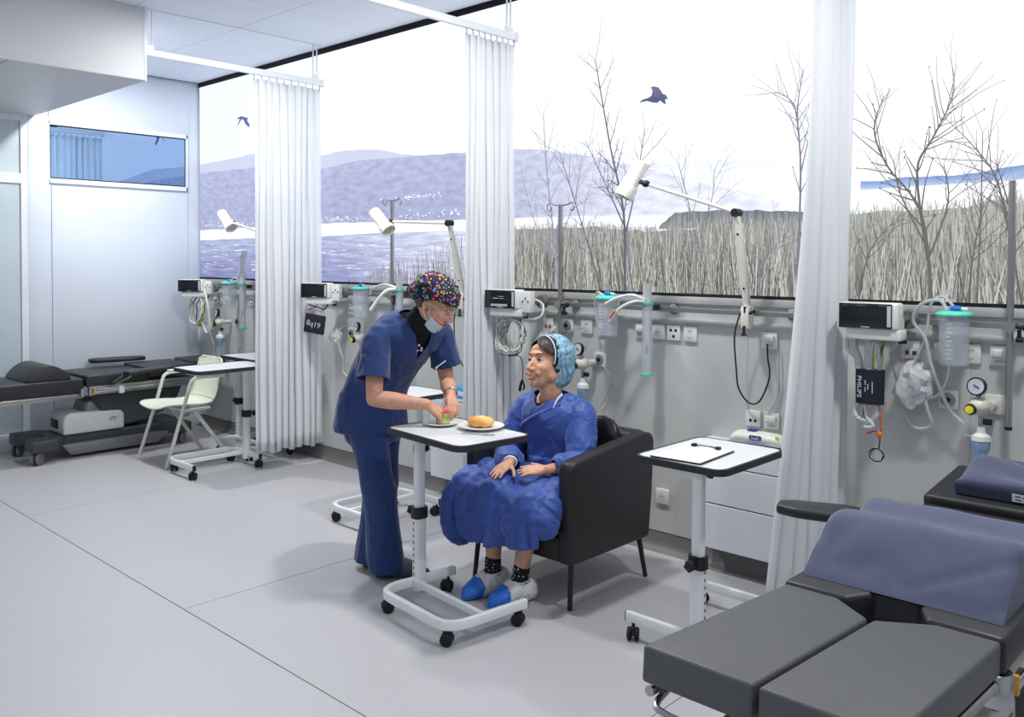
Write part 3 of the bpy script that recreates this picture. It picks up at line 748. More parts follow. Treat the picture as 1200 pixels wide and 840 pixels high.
# ================================================================== ARMCHAIR
t = thing('armchair', 'black leather tub armchair on thin legs holding the seated patient', 'armchair', (-2.815, 3.40, 0), math.radians(0))
# local: X -0.345..0.345, front y=-.37
def armside(s):
    bm = new(); xo, xi = s*.345, s*.262
    # side profile polygon (y, z)
    pr = [(-.385, .215), (-.385, .64), (-.375, .672), (-.35, .685), (.0, .722), (.20, .742), (.255, .735), (.275, .70), (.262, .45), (.235, .215)]
    mt4 = Matrix(((0, 0, 1, 0), (1, 0, 0, 0), (0, 1, 0, 0), (0, 0, 0, 1)))
    prism(bm, pr, min(xo, xi), max(xo, xi), .018, 3, mt4)
    return bm
for s in (-1, 1): part('arm', armside(s), 'armchair_leather', t, smooth=50)
part('backrest', box(new(), -.262, .262, .13, .275, .22, .742, .03, 3, Matrix.Translation((0, .02, 0)) @ Matrix.Rotation(math.radians(-3), 4, 'X')), 'armchair_leather', t, smooth=50)
part('seat_base', box(new(), -.262, .262, -.375, .15, .215, .33, .012, 2), 'armchair_leather', t)
part('seat_cushion', box(new(), -.258, .258, -.385, .13, .325, .42, .03, 3), 'armchair_leather', t, smooth=50)
for x, y, dx, dy in ((-.30, -.33, -.01, -.02), (.30, -.33, .01, -.02), (-.30, .2, -.01, .05), (.30, .2, .01, .05)):
    part('leg', tube(new(), [(x, y, .22), (x+dx, y+dy, .003)], [.0135, .0115], 10), 'black_plastic', t)
# crumpled black pillow behind the patient
bm = new(); tt = new(); bmesh.ops.create_icosphere(tt, subdivisions=4, radius=1)
for v in tt.verts:
    p = v.co; r = 1 + .16*abs(noise.noise(p*2.6)) + .05*noise.noise(p*7)
    v.co = V((p.x*.095*r, p.y*.038*r, p.z*.12*r))
merge(bm, tt, Matrix.Translation((-2.662, 3.515, .69)) @ Matrix.Rotation(-.2, 4, 'Y'))
tag(mk('leather_pillow', bm, 'pillow_leather', smooth=80), 'crumpled shiny black pillow wedged against the armchair back', 'pillow')

# ================================================================== OPERATING TABLES (BEDS)
def bed_base(t, z_top):
    # axis along local y, column at y=0; long foot plates
    bm = new(); prism(bm, [(-.27, -.62), (-.10, -.62), (-.06, -.45), (.06, -.45), (.10, -.62), (.27, -.62), (.27, -.44), (.15, -.34), (.15, .42), (.27, .50), (.27, .66), (-.27, .66), (-.27, .50), (-.15, .42), (-.15, -.34), (-.27, -.44)], .10, .19, .012, 2)
    b = part('base_foot', bm, 'base_dark', t)
    bm = new()
    loft(bm, [[(x, y, .03) for x, y in ((-.17, -.30), (.17, -.30), (.17, .40), (-.17, .40))], [(x, y, .12) for x, y in ((-.25, -.38), (.25, -.38), (.25, .46), (-.25, .46))]])
    part('skirt', bm, 'base_grey', t)
    for x, y in ((-.22, -.57), (.22, -.57), (-.22, .58), (.22, .58)):
        bm = new()
        for d in (-.021, .021): lathe(bm, [(0, -.012), (.045, -.012), (.05, -.008), (.05, .008), (.045, .012), (0, .012)], (x+d*.73, y+d*.69, .05), (.73, .69, 0), 20)
        c = part('caster', bm, 'column_grey', t); part('caster_fork', box(new(), x-.006, x+.006, y-.02, y+.02, .05, .11, .003), 'black_plastic', c)
    bm = new(); prism(bm, [(-.36, .19), (.12, .19), (.12, .315), (.09, .345), (-.30, .365), (-.345, .34), (-.36, .30)], -.175, .175, .018, 3, Matrix(((0, 0, 1, 0), (1, 0, 0, 0), (0, 1, 0, 0), (0, 0, 0, 1))))
    h = part('drive_housing', bm, 'base_light_grey', t, smooth=50)
    part('control_recess', box(new(), -.09, .06, -.368, -.352, .23, .30, .006), 'black_plastic', h)
    bm = new(); m4 = Matrix.Translation((.1765, .03, .29)) @ FACE_PX
    for k, (a, b_) in enumerate(((-.035, .02), (.028, .036))): box(bm, a, b_, -.003, .003, 0, .001, mtx=m4)
    for k, (a, b_) in enumerate(((-.035, -.01), (.0, .02))): box(bm, a, b_, -.002, .002, 0, .001, mtx=m4 @ Matrix.Translation((0, -.018, 0)))
    part('type_print', bm, 'print_black', h)
    bm = new(); loft(bm, [[(x, y, .34) for x, y in rrect(-.13, .13, -.19, .07, .03)], [(x, y, .43) for x, y in rrect(-.12, .12, -.17, .06, .03)], [(x, y, .47) for x, y in rrect(-.10, .10, -.10, .02, .03)], [(x, y, .53) for x, y in rrect(-.09, .09, -.10, .02, .03)]])
    part('column', bm, 'column_grey', t)
def pad(poly, z0, z1, bev=.014): return prism(new(), poly, z0, z1, bev, 3)

def rail_side(t, x, y0, y1, z):
    r = part('side_rail', box(new(), x-.004, x+.004, y0, y1, z-.014, z+.014, .002), 'steel', t)
    for y in (y0+.06, (y0+y1)/2, y1-.06): 
        part('rail_stud', cyl(new(), (x-.03 if x > 0 else x+.03, y, z), (x, y, z), .009, 10), 'steel', r)

# far bed, along the left wall
B = thing('operating_table', 'black padded operating table standing along the left wall', 'bed', (-7.47, 2.93, 0))
bed_base(B, .6)
part('leg_pad', pad([(-.265, -1.10), (.265, -1.10), (.265, -.235), (-.265, -.235)], .53, .645), 'bed_vinyl_dark', B)
part('leg_plate', box(new(), -.25, .25, -1.1, -.24, .485, .525, .006), 'satin_steel', B)
part('seat_pad', pad([(-.27, -.22), (.27, -.22), (.27, .28), (-.27, .28)], .575, .665), 'bed_vinyl_dark', B)
part('back_pad', prism(new(), [(-.22, .575), (.30, .575), (.96, .64), (.96, .715), (.30, .665), (-.22, .66)], -.26, .26, .014, 3, Matrix(((0, 0, 1, 0), (1, 0, 0, 0), (0, 1, 0, 0), (0, 0, 0, 1)))) if False else pad([(-.26, .29), (.26, .29), (.26, .72), (-.26, .72)], .60, .685), 'bed_vinyl_dark', B)
part('head_pad', pad([(-.22, .73), (.22, .73), (.20, 1.02), (-.20, 1.02)], .625, .70), 'bed_vinyl_dark', B)
part('under_frame', box(new(), -.24, .24, -.23, .70, .50, .575, .008), 'satin_steel', B)
bm = new(); loft(bm, [[(x, y, z) for y, z in ((-.15, .49), (.62, .49), (.58, .40), (.45, .29), (.30, .24), (.15, .22), (0, .24), (-.05, .36))] for x in (-.16, .16)])
part('tilt_shroud', bm, 'base_dark', B, smooth=50)
for s in (-1, 1): rail_side(B, s*.272, -.15, .65, .535)
for yy in (-.225, ):
    for s in (-1, 1):
        bm = new(); cyl(bm, (s*.262, yy-.02, .50), (s*.262, yy-.02, .565), .02, 14); cyl(bm, (s*.262, yy+.04, .50), (s*.262, yy+.04, .575), .016, 14)
        h = part('hinge', bm, 'steel', B); part('release_tab', box(new(), s*.262-.006, s*.262+.006, yy+.064, yy+.078, .52, .56, .002), 'amber', h)
def armrest(t, loc, rz, nm='arm_board'):
    mt4 = Matrix.Translation(loc) @ Matrix.Rotation(rz, 4, 'Z')
    bm = new(); prism(bm, [(-.07, -.2), (-.04, -.26), (.04, -.26), (.07, -.2), (.075, .1), (.05, .2), (-.05, .2), (-.075, .1)], 0, .035, .012, 3, mt4)
    a = part(nm, bm, 'bed_vinyl_dark', t)
    return a
armrest(B, (.31, .30, .652), math.radians(14)); armrest(B, (-.33, .30, .69), math.radians(-10))
bm = new(); tube(bm, smoothpath([(.285, -.02, .56), (.30, .0, .60), (.31, .05, .645), (.31, .10, .655), (.31, .115, .635), (.305, .08, .615), (.30, .0, .585)], 4), .008, 8)
part('clamp_lever', bm, 'satin_steel', B); part('clamp_block', box(new(), .272, .30, .03, .07, .50, .56, .004), 'white_plastic', B)
part('lever_grip', tube(new(), [(.312, -.03, .59), (.318, .06, .64)], .017, 10), 'black_plastic', B)
# half-round cushion on it
bm = new(); N = 18
prof = [(-.165+.33*k/N, .004+.118*math.sin(PI*k/N)**.75) for k in range(N+1)]
prism(bm, prof, -.25, .25, .006, 2, Matrix(((0, 0, 1, -7.46), (1, 0, 0, 2.44), (0, 1, 0, .644), (0, 0, 0, 1))))
tag(mk('half_round_cushion', bm, 'bed_vinyl_dark', smooth=50), 'black half-round cushion resting on the far operating table', 'cushion')

# near bed at the right
B = thing('operating_table', 'nearest black padded operating table with split leg plates', 'bed', (-.83, 2.75, 0))
bed_base(B, .6)
tilt = Matrix.Translation((0, -.455, .695)) @ Matrix.Rotation(math.radians(-4.2), 4, 'X')
for s in (-1, 1):
    poly = [(s*.006, -.70), (s*.272, -.70), (s*.272, -.0), (s*.125, .0), (s*.006, -.10)]
    lp = part('leg_pad', prism(new(), poly, -.082, 0, .009, 3, tilt), 'bed_vinyl', B)
    part('leg_plate', prism(new(), [(s*.03, -.66), (s*.25, -.66), (s*.25, -.02), (s*.13, -.02)], -.096, -.083, .002, 1, tilt), 'satin_steel', lp)
    bm = new(); tube(bm, [tilt @ V((s*.262, -.68, -.105)), tilt @ V((s*.262, -.01, -.105))], .012, 10); part('leg_rail', bm, 'steel', lp)
for s in (-1, 1):
    bm = new(); lathe(bm, [(0, -.05), (.034, -.05), (.038, -.045), (.038, .03), (.034, .036), (0, .036)], (s*.255, -.425, .575), seg=24)
    cyl(bm, (s*.255, -.425, .545), (s*.255, -.47, .59), .016, 12); h = part('leg_joint', bm, 'steel', B)
    part('release_tab', box(new(), s*.285-.01, s*.285+.012, -.40, -.385, .55, .60, .003), 'amber', h)
part('seat_pad', pad([(-.28, -.455), (-.10, -.455), (-.055, -.36), (.055, -.36), (.10, -.455), (.28, -.455), (.28, -.08), (-.28, -.08)], .612, .702), 'bed_vinyl_dark', B)
part('back_pad', pad([(-.265, -.07), (.265, -.07), (.265, .66), (-.265, .66)], .612, .702), 'bed_vinyl_dark', B)
hd = Matrix.Translation((0, .675, .66)) @ Matrix.Rotation(math.radians(9), 4, 'X')
part('head_pad', prism(new(), [(-.275, .0), (.275, .0), (.255, .36), (-.255, .36)], 0, .07, .014, 3, hd), 'bed_vinyl_dark', B)
part('under_frame', box(new(), -.25, .25, -.42, .66, .53, .61, .008), 'satin_steel', B)
part('foot_handle', tube(new(), smoothpath([tilt @ V(p) for p in ((-.24, -.62, -.10), (-.235, -.69, -.12), (-.20, -.71, -.125), (-.12, -.71, -.125), (-.09, -.69, -.12), (-.08, -.62, -.10))], 5), .008, 8), 'steel', B)
for s in (-1, 1): rail_side(B, s*.285, -.38, .62, .56)
ab = part('arm_board', prism(new(), [(-.06, -.22), (-.035, -.27), (.035, -.27), (.065, -.2), (.075, -.05), (.05, .03), (-.05, .03), (-.075, -.05)], 0, .036, .012, 3, Matrix.Translation((-.325, .20, .715)) @ Matrix.Rotation(math.radians(-72), 4, 'Z')), 'bed_vinyl_dark', B)
part('arm_board_post', cyl(new(), (-.30, .20, .56), (-.37, .19, .715), .012, 10), 'black_plastic', B)
# knee cushion (navy), double ridge
def ridge(bm, prof, x0, x1, bulge, n=64, z0=.0, wr=.005):
    rings = []
    for i in range(n+1):
        f = i/n; e = 1-.0*f; x = x0+(x1-x0)*f
        k = 1-.10*max(0, 1-min(f, 1-f)/.06)**2
        rings.append([V((x + .004*noise.noise(V((y*9, z*9, 1))), y, z*k + ((wr*noise.noise(V((x*9+y*5, y*11, 2))) - .011*max(0, 1-5*abs(noise.noise(V((x*4.5-y*7, y*3+x, 7)))))*max(0, 1-abs(y-.10)/.12)) if z > .02 else 0))) for y, z in prof])
    return loft(bm, rings)
cp = smoothpath([(0, 0, 0), (0, .04, .035), (0, .10, .085), (0, .165, .133), (0, .20, .148), (0, .235, .148), (0, .28, .133), (0, .33, .115), (0, .39, .112), (0, .45, .125), (0, .50, .128), (0, .545, .105), (0, .57, .05), (0, .575, 0)], 4)
bm = ridge(new(), [(p.y, p.z) for p in cp], -.245, .27, 0)
bmesh.ops.transform(bm, matrix=Matrix.Translation((-.845, 2.375, .703)), verts=bm.verts)
tag(mk('knee_cushion', bm, 'navy_cushion', smooth=60), 'large navy double-ridged knee cushion lying on the nearest operating table', 'cushion')
# head cushion with a central dip
bm = new(); rings = []
for i in range(31):
    f = i/30; x = -.25+.50*f
    dip = math.exp(-((x-.0)/.12)**2)
    h = .080-.045*dip
    kk = 1-.5*max(0, 1-min(f, 1-f)/.07)**2
    pr = smoothpath([(0, -.15, .005), (0, -.155, .055), (0, -.13, .075*kk), (0, -.04, h*.9*kk+.01), (0, .05, h*kk+.015), (0, .12, h*.85*kk), (0, .15, .05*kk), (0, .15, .005)], 3)
    rings.append([V((x, p.y, max(.0, p.z))) for p in pr])
loft(bm, rings)
HC = Matrix.Translation((-.755, 3.615, .760)) @ Matrix.Rotation(math.radians(9), 4, 'X')
bmesh.ops.transform(bm, matrix=HC, verts=bm.verts)
hc = tag(mk('head_cushion', bm, 'navy_cushion', smooth=60), 'navy headrest cushion with white label at the end of the nearest operating table', 'cushion')
lm = HC @ Matrix.Translation((.0, -.159, .028)) @ FACE_NY
lb = part('label_strip', prism(new(), rrect(-.06, .16, -.014, .014, .002), 0, .0015, mtx=lm), 'paper', hc)
bm = new(); rg = random.Random(9)
for row, z in ((.006, 0), (-.006, 0)):
    a = -.05
    while a < .14:
        b = a+rg.uniform(.006, .03); box(bm, a, b, row-.0018, row+.0018, .0015, .0022, mtx=lm); a = b+.008
part('label_print', bm, 'print_black', lb)

# ================================================================== WALL EQUIPMENT
def W(x, z, y=0): return (x, WY+y, z)
# ---- sockets and outlets
def outlet(x, z, kind, label, w_=.082, h_=.082):
    t = thing('wall_outlet', label, 'wall outlet', W(x, z, -.0005), group='white outlets on the bay walls')
    part('cover_plate', box(new(), -w_/2, w_/2, -.014, 0, -h_/2, h_/2, .004), 'white_plastic', t)
    if kind == 'swiss':
        for dz in (.017, -.019):
            bm = new(); prism(bm, [(.018*math.cos(a*PI/3), .013*math.sin(a*PI/3)) for a in range(6)], 0, .001, mtx=Matrix.Translation((0, -.0142, dz)) @ FACE_NY)
            s = part('socket_face', bm, 'off_white_plastic', t); bm = new()
            for dx, dd in ((-.008, 0), (.008, 0), (0, -.004)): cyl(bm, (dx, -.0155, dz+dd), (dx, -.0145, dz+dd), .0024, 8)
            part('socket_holes', bm, 'print_black', s)
    elif kind == 'three':
        bm = new()
        for dx, dz in ((-.016, .014), (.016, .014), (.002, -.018)): cyl(bm, (dx, -.0155, dz), (dx, -.0143, dz), .0085, 12)
        part('gas_ports', bm, 'print_black', t)
    elif kind == 'two':
        bm = new()
        for dx in (-.013, .013): cyl(bm, (dx, -.0155, -.01), (dx, -.0143, -.01), .008, 12)
        part('plug_ports', bm, 'print_black', t)
    elif kind == 'leds':
        part('red_button', box(new(), -.022, -.005, -.017, -.0143, -.022, -.004, .001, 1), 'led_red', t); part('green_button', box(new(), .009, .026, -.017, -.0143, -.022, -.004, .001, 1), 'led_green', t)
    elif kind == 'hood':
        part('cable_hood', box(new(), -.03, .03, -.035, -.0143, -.005, .028, .008), 'white_plastic', t); part('cable_slot', box(new(), -.022, .022, -.016, -.0143, -.027, -.018, .001, 1), 'print_grey', t)
    elif kind == 'gas':
        part('gas_ring', lathe(new(), [(.030, 0), (.030, .006), (.018, .008), (.0, .008)], (0, -.0143, 0), (0, -1, 0)), 'base_grey', t)
        part('gas_core', lathe(new(), [(.012, .008), (.012, .018), (0, .018)], (0, -.0143, 0), (0, -1, 0), 12), 'black_plastic', t)
    elif kind == 'single':
        part('socket_face', lathe(new(), [(.02, 0), (.02, .001), (0, .001)], (0, -.0143, 0), (0, -1, 0)), 'off_white_plastic', t)
        bm = new()
        for dx in (-.007, .007): cyl(bm, (dx, -.017, 0), (dx, -.015, 0), .0026, 8)
        part('socket_holes', bm, 'print_black', t)
    return t
O = [(-3.50, 1.205, 'leds', 'outlet with red and green buttons behind the patient near the cable coil'), (-3.345, 1.205, 'gas', 'outlet half hidden behind the drip pole above the patient'), (-3.20, 1.205, 'swiss', 'double socket just above the patient head'),
     (-3.07, 1.205, 'hood', 'hooded outlet with plugged cable left of the clear suction canister'), (-2.81, 1.205, 'hood', 'hooded outlet between suction canister and catheter tube'), (-2.70, 1.205, 'single', 'outlet hidden behind the long clear catheter tube'),
     (-2.60, 1.205, 'three', 'outlet with three dark ports right of the catheter tube'), (-2.497, 1.205, 'swiss', 'double socket right of the three-port outlet'),
     (-3.10, 1.02, 'gas', 'gas outlet behind the patient cap at her shoulder side'), (-2.04, 1.20, 'hood', 'outlet the lamp cable plugs into left of the near curtain'), (-2.125, .80, 'two', 'two-port outlet on the wall above the wipes pack'), (-2.025, .80, 'hood', 'outlet half hidden by the near curtain above the wipes pack'),
     (-2.665, .30, 'single', 'single socket low on the wall behind the armchair'),
     (-1.365, 1.205, 'leds', 'outlet with red and green buttons beside the near monitor'), (-1.225, 1.205, 'swiss', 'double socket left behind the near suction canister'), (-1.12, 1.205, 'swiss', 'double socket right behind the near suction canister'), (-1.005, 1.205, 'hood', 'hooded outlet with white plug left of the near pole'),
     (-1.205, 1.0, 'gas', 'square gas outlet below the near suction canister'), (-1.355, 1.0, 'gas', 'gas outlet behind the bagged breathing mask'), (-1.02, 1.0, 'single', 'outlet behind the near pressure gauge'),
     (-5.50, 1.215, 'leds', 'outlet with red and green buttons near the second-bay monitor'), (-5.40, 1.215, 'hood', 'hooded outlet next to the second-bay button outlet'), (-5.50, 1.03, 'gas', 'gas outlet beside the second-bay breathing mask'), (-5.20, 1.0, 'gas', 'gas outlet beside the nurse shoulder'), (-4.14, .80, 'two', 'outlet low on the wall above the blue carton'),
     (-7.62, 1.22, 'leds', 'leftmost outlet of the row under the far rail'), (-7.50, 1.22, 'swiss', 'second outlet of the row under the far rail'), (-7.39, 1.22, 'hood', 'third outlet of the far row, left of the canister'), (-6.98, 1.22, 'three', 'far outlet right of the catheter tube'), (-6.87, 1.22, 'swiss', 'far outlet beside the far drip pole'), (-7.22, 1.03, 'gas', 'gas outlet behind the far flow regulator')]
for x, z, k, lab in O:
    if lab: outlet(x, z, k, 'white wall '+lab if not lab.startswith(('left', 'second o', 'third')) else lab+', white')

# ---- monitors on rail arms
def monitor(x, z, rz, label, lit, y=-.26, w_=.26, block=True):
    t = thing('patient_monitor', label, 'monitor', W(x, z, y), rz, 'bedside monitors')
    h = .155 if False else .115
    part('housing', box(new(), -w_/2, w_/2, -.045, .04, -h/2, h/2, .012, 3), 'white_plastic', t)
    b = part('bezel', box(new(), -w_/2+.004, w_/2-.022, -.049, -.043, -h/2+.004, h/2-.004, .003), 'screen_black', t)
    part('side_grip', box(new(), w_/2-.042, w_/2-.026, -.0505, -.0485, -h/2+.014, h/2-.014, .001, 1), 'print_grey', b)
    part('brand_print', box(new(), -.025, .012, -.0497, -.0488, -h/2+.009, -h/2+.013), 'print_grey', b)
    if lit:
        bm = new(); box(bm, -.07, .045, -.0497, -.0488, -.042, -.028); box(bm, -.055, -.02, -.0497, -.0488, .002, .007); box(bm, -.02, .02, -.0497, -.0488, .015, .018); box(bm, -.01, .02, -.0497, -.0488, .003, .006)
        part('screen_readout', bm, 'print_grey', b)
    part('rack', box(new(), -w_/2+.03, w_/2+.01, -.035, .05, -h/2-.045, -h/2, .006), 'white_plastic', t)
    if block: part('module_block', box(new(), w_/2, w_/2+.065, -.02, .045, -h/2-.02, h/2-.012, .006), 'white_plastic', t)
    bm = new()
    for k in range(3): box(bm, w_/2+.012+.018*k, w_/2+.022+.018*k, -.0225, -.019, -.02+.018*(k % 2), -.005+.018*(k % 2), .001, 1)
    if block: part('ports', bm, 'column_grey', t)
    bm = new(); c, s = math.cos(-rz), math.sin(-rz)
    e = V((.14*c-.19*s*0, -y-.06, 0)); e = Matrix.Rotation(-rz, 4, 'Z') @ V((.10, -y-.065, -.02))
    tube(bm, [(.05, .04, -.02), (.08, .09, -.02), e], .016, 10); ball(bm, (.08, .09, -.02), .026); 
    lathe(bm, [(.038, -.02), (.042, -.01), (.042, .012), (.03, .02)], e, Matrix.Rotation(-rz, 4, 'Z') @ V((0, 1, 0)), 18)
    part('arm', bm, 'column_grey', t)
    part('arm_knob', cyl(new(), (w_/2-.01, .055, -h/2-.06), (w_/2-.01, .055, -h/2-.01), .018, 12), 'black_plastic', t)
    return t
monitor(-3.60, 1.365, math.radians(12), 'small monitor showing a dim readout beside the middle curtain', True, -.29, .235)
monitor(-1.455, 1.363, math.radians(2), 'small dark-screened monitor beside the nearest curtain', False, -.24, .25, False)
monitor(-5.62, 1.36, math.radians(30), 'small monitor in the second bay above the chalked cuff', False, -.24, .24)
monitor(-7.62, 1.35, math.radians(38), 'small far monitor in the corner by the left wall', False, -.24, .24)

def loop(c, rx, rz_, n=26, jit=.006, seed=0, tilt=0.0, turns=1):
    rg = random.Random(seed); out = []
    for k in range(n*turns):
        a = 2*PI*k/n
        out.append(V((c[0]+rx*math.cos(a)+rg.gauss(0, jit), c[1]+tilt*math.sin(a)+rg.gauss(0, jit*.8)-.006*(k//n), c[2]+rz_*math.sin(a)+rg.gauss(0, jit))))
    return smoothpath(out, 2, True)
# cable coil, middle bay
def coil(label, c, sets, extra):
    t = thing('cable_coil', label, 'cables', c, group='cables hanging from the monitors')
    for i, (rx, rz_, r, m_, sd, dy) in enumerate(sets):
        part('cable_loop', tube(new(), loop((0, dy, 0), rx, rz_, seed=sd, tilt=.012), r, 7, closed=True), m_, t)
    for nm, pts, r, m_ in extra: part(nm, tube(new(), smoothpath(pts, 6), r, 7), m_, t)
    return t
coil('thick coil of grey and green cables hanging under the middle monitor', W(-3.595, 1.145, -.25),
     [(.095, .10, .011, 'sleeve_foil', 1, 0), (.085, .092, .010, 'sleeve_foil', 2, .02), (.108, .112, .006, 'cable_white', 3, -.012), (.10, .118, .005, 'cable_grey', 4, .012), (.07, .095, .004, 'cable_green', 5, .03), (.062, .088, .003, 'cable_yellow', 6, .02), (.075, .10, .003, 'cable_white', 7, .035), (.115, .125, .003, 'edge_charcoal', 8, 0), (.09, .1, .004, 'cable_white', 19, -.02)],
     [('hanging_lead', [(.03, 0, -.12), (.075, .01, -.125), (.085, .02, -.18), (.085, .02, -.27)], .003, 'edge_charcoal'), ('lead_clip', [(.085, .02, -.265), (.075, .015, -.29), (.07, .01, -.33)], .009, 'black_plastic'), ('lead_clip', [(.085, .02, -.27), (.098, .02, -.30), (.09, .02, -.32)], .006, 'black_plastic'),
      ('supply_cable', [(.02, 0, .12), (.12, .03, .10), (.20, .05, .12), (.19, .08, .19), (.12, .05, .23)], .006, 'cable_white'), ('drop_cable', [(.15, .1, .2), (.17, .15, .05), (.22, .185, -.08), (.3, .19, .02), (.42, .19, .06)], .003, 'cable_grey')])
coil('loose loop of yellow and grey cables hanging under the far monitor', W(-7.62, 1.13, -.2),
     [(.13, .15, .004, 'cable_yellow', 11, 0), (.10, .14, .005, 'cable_grey', 12, .02), (.08, .13, .004, 'cable_white', 13, .0), (.06, .12, .005, 'edge_charcoal', 14, .03), (.11, .12, .004, 'cable_green', 15, .02), (.12, .13, .006, 'cable_white', 16, -.01)],
     [('white_hose', [(.14, .0, .2), (.21, 0, .05), (.21, .02, -.15), (.16, .02, -.21), (.11, .02, -.17), (.10, .0, -.12)], .010, 'cable_white'), ('orange_plug', [(.06, 0, -.15), (.09, 0, -.12)], .010, 'cable_orange'), ('hanging_lead', [(.02, 0, -.14), (.0, 0, -.2), (-.02, .02, -.25)], .004, 'cable_grey')])
# near bundle with cuff
t = thing('cable_bundle', 'foil-sleeved cable bundle wrapped in a navy cuff beside the near curtain', 'cables', W(-1.47, 1.05, -.20), group='cables hanging from the monitors')
for i, (pts, r, m_) in enumerate([
    ([(-.035, 0, -.05), (-.05, 0, .10), (-.075, 0, .18), (-.05, -.01, .245), (.0, 0, .235), (-.005, 0, .15), (.0, 0, -.05)], .020, 'sleeve_foil'),
    ([(-.045, .02, -.05), (-.06, .02, .1), (-.11, .02, .16), (-.10, .02, .22), (-.04, .02, .25)], .012, 'cable_white'),
    ([(.005, -.01, .06), (.01, -.01, .17), (.03, -.01, .19), (.04, 0, .1), (.03, 0, .05)], .009, 'sleeve_foil'),
    ([(.035, 0, .05), (.04, .01, .14), (.05, .02, .2), (.05, .03, .25)], .006, 'cable_green'), ([(.045, -.005, .05), (.05, .01, .12), (.04, .02, .2)], .003, 'cable_yellow'), ([(.02, -.01, .05), (.025, -.01, .13), (.055, .02, .21)], .003, 'cable_yellow'),
    ([(-.03, 0, -.06), (-.06, 0, -.10), (-.05, -.01, -.14), (.0, 0, -.155), (.03, 0, -.12), (.02, 0, -.06)], .014, 'sleeve_foil'),
    ([(-.02, 0, -.06), (-.01, -.01, -.13), (.02, -.01, -.17), (-.02, -.01, -.18)], .008, 'cable_white'), ([(-.02, .01, -.06), (-.03, .01, -.12), (-.015, .01, -.15)], .005, 'cable_green'),
    ([(.03, 0, -.05), (.045, 0, -.12), (.05, 0, -.18), (.045, 0, -.205)], .003, 'cable_red'), ([(.035, 0, -.06), (.052, 0, -.14), (.045, 0, -.2)], .003, 'cable_orange'), ([(.045, 0, -.2), (.02, 0, -.195), (-.01, 0, -.21)], .003, 'cable_red'),
    ([(.045, 0, -.2), (.045, 0, -.24), (.04, 0, -.27)], .003, 'cable_black'), ([(.01, 0, .25), (.07, .03, .28), (.115, .05, .3), (.11, .05, .22), (.06, .07, .15)], .005, 'cable_white'), ([(.06, .07, .15), (.08, .1, .02), (.12, .14, -.02), (.2, .15, .08), (.26, .16, .13)], .004, 'cable_grey')]):
    part('cable', tube(new(), smoothpath(pts, 6), r, 8), m_, t)
part('orange_connector', ball(new(), (.043, 0, -.205), (.014, .01, .014)), 'cable_orange', t)
for k in range(3): part('ring_loop', tube(new(), loop((.035, -.004*k, -.295), .026+.002*k, .028, 18, .001, k), .003, 6, closed=True), 'cable_black' if k != 1 else 'cable_white', t)
bm = new(); n = 20
loft(bm, [[(.062*math.cos(a)*(1+.02*z), .038*math.sin(a), z*.075) for a in [2*PI*k/n for k in range(n)]] for z in (-1, -.5, 0, .5, 1)])
cf = part('wrap_cuff', bm, 'cuff_navy', t)
def vtext(s, size, x, z): return Matrix.Translation((x, -.0385+.02*abs(x)*8*abs(x), z)) @ FACE_NY @ Matrix.Rotation(-PI/2, 4, 'Z')
bm = new(); text(bm, 'PHILIPS', .030, Matrix.Translation((-.034, -.0345, 0)) @ Matrix.Rotation(-.32, 4, 'Z') @ FACE_NY @ Matrix.Rotation(-PI/2, 4, 'Z'), .001)
part('brand_lettering', bm, 'print_white', cf)
bm = new()
for x, z0, z1, w2 in ((-.006, .01, .03, .002), (-.006, -.02, .0, .002), (.006, -.01, .015, .002), (.024, -.025, .025, .0022)): box(bm, x-w2, x+w2, -.042+abs(x)*.15, -.036, z0, z1)
part('small_print', bm, 'print_grey', cf)
# chalked cuff in the second bay
t = thing('pressure_cuff', 'dark cuff with chalked figures hanging under the second-bay monitor', 'cuff', W(-5.66, 1.10, -.24), math.radians(25), 'cables hanging from the monitors')
rot = Matrix.Rotation(math.radians(8), 4, 'Y')
c_ = part('cuff', box(new(), -.085, .085, -.012, .012, -.07, .075, .006, 2, rot), 'cuff_navy', t)
part('chalk_figures', text(new(), '8q19', .062, rot @ Matrix.Translation((-.005, -.0128, 0)) @ FACE_NY @ Matrix.Rotation(-.12, 4, 'Z'), .0006), 'print_grey', c_)
for k, (pts, r, m_) in enumerate([([(-.06, 0, .08), (-.07, 0, .13), (-.03, -.01, .17), (.05, 0, .17), (.1, 0, .2)], .007, 'cable_white'), ([(-.03, 0, .075), (.0, -.01, .11), (.06, 0, .10), (.11, .02, .15)], .005, 'cable_grey'), ([(-.075, 0, .075), (-.06, 0, .11), (-.02, 0, .12), (.02, .01, .15)], .004, 'cable_red'), ([(-.05, 0, .15), (.02, .01, .13), (.09, .0, .12), (.12, .02, .2)], .005, 'edge_charcoal')]):
    part('cable', tube(new(), smoothpath(pts, 6), r, 7), m_, t)

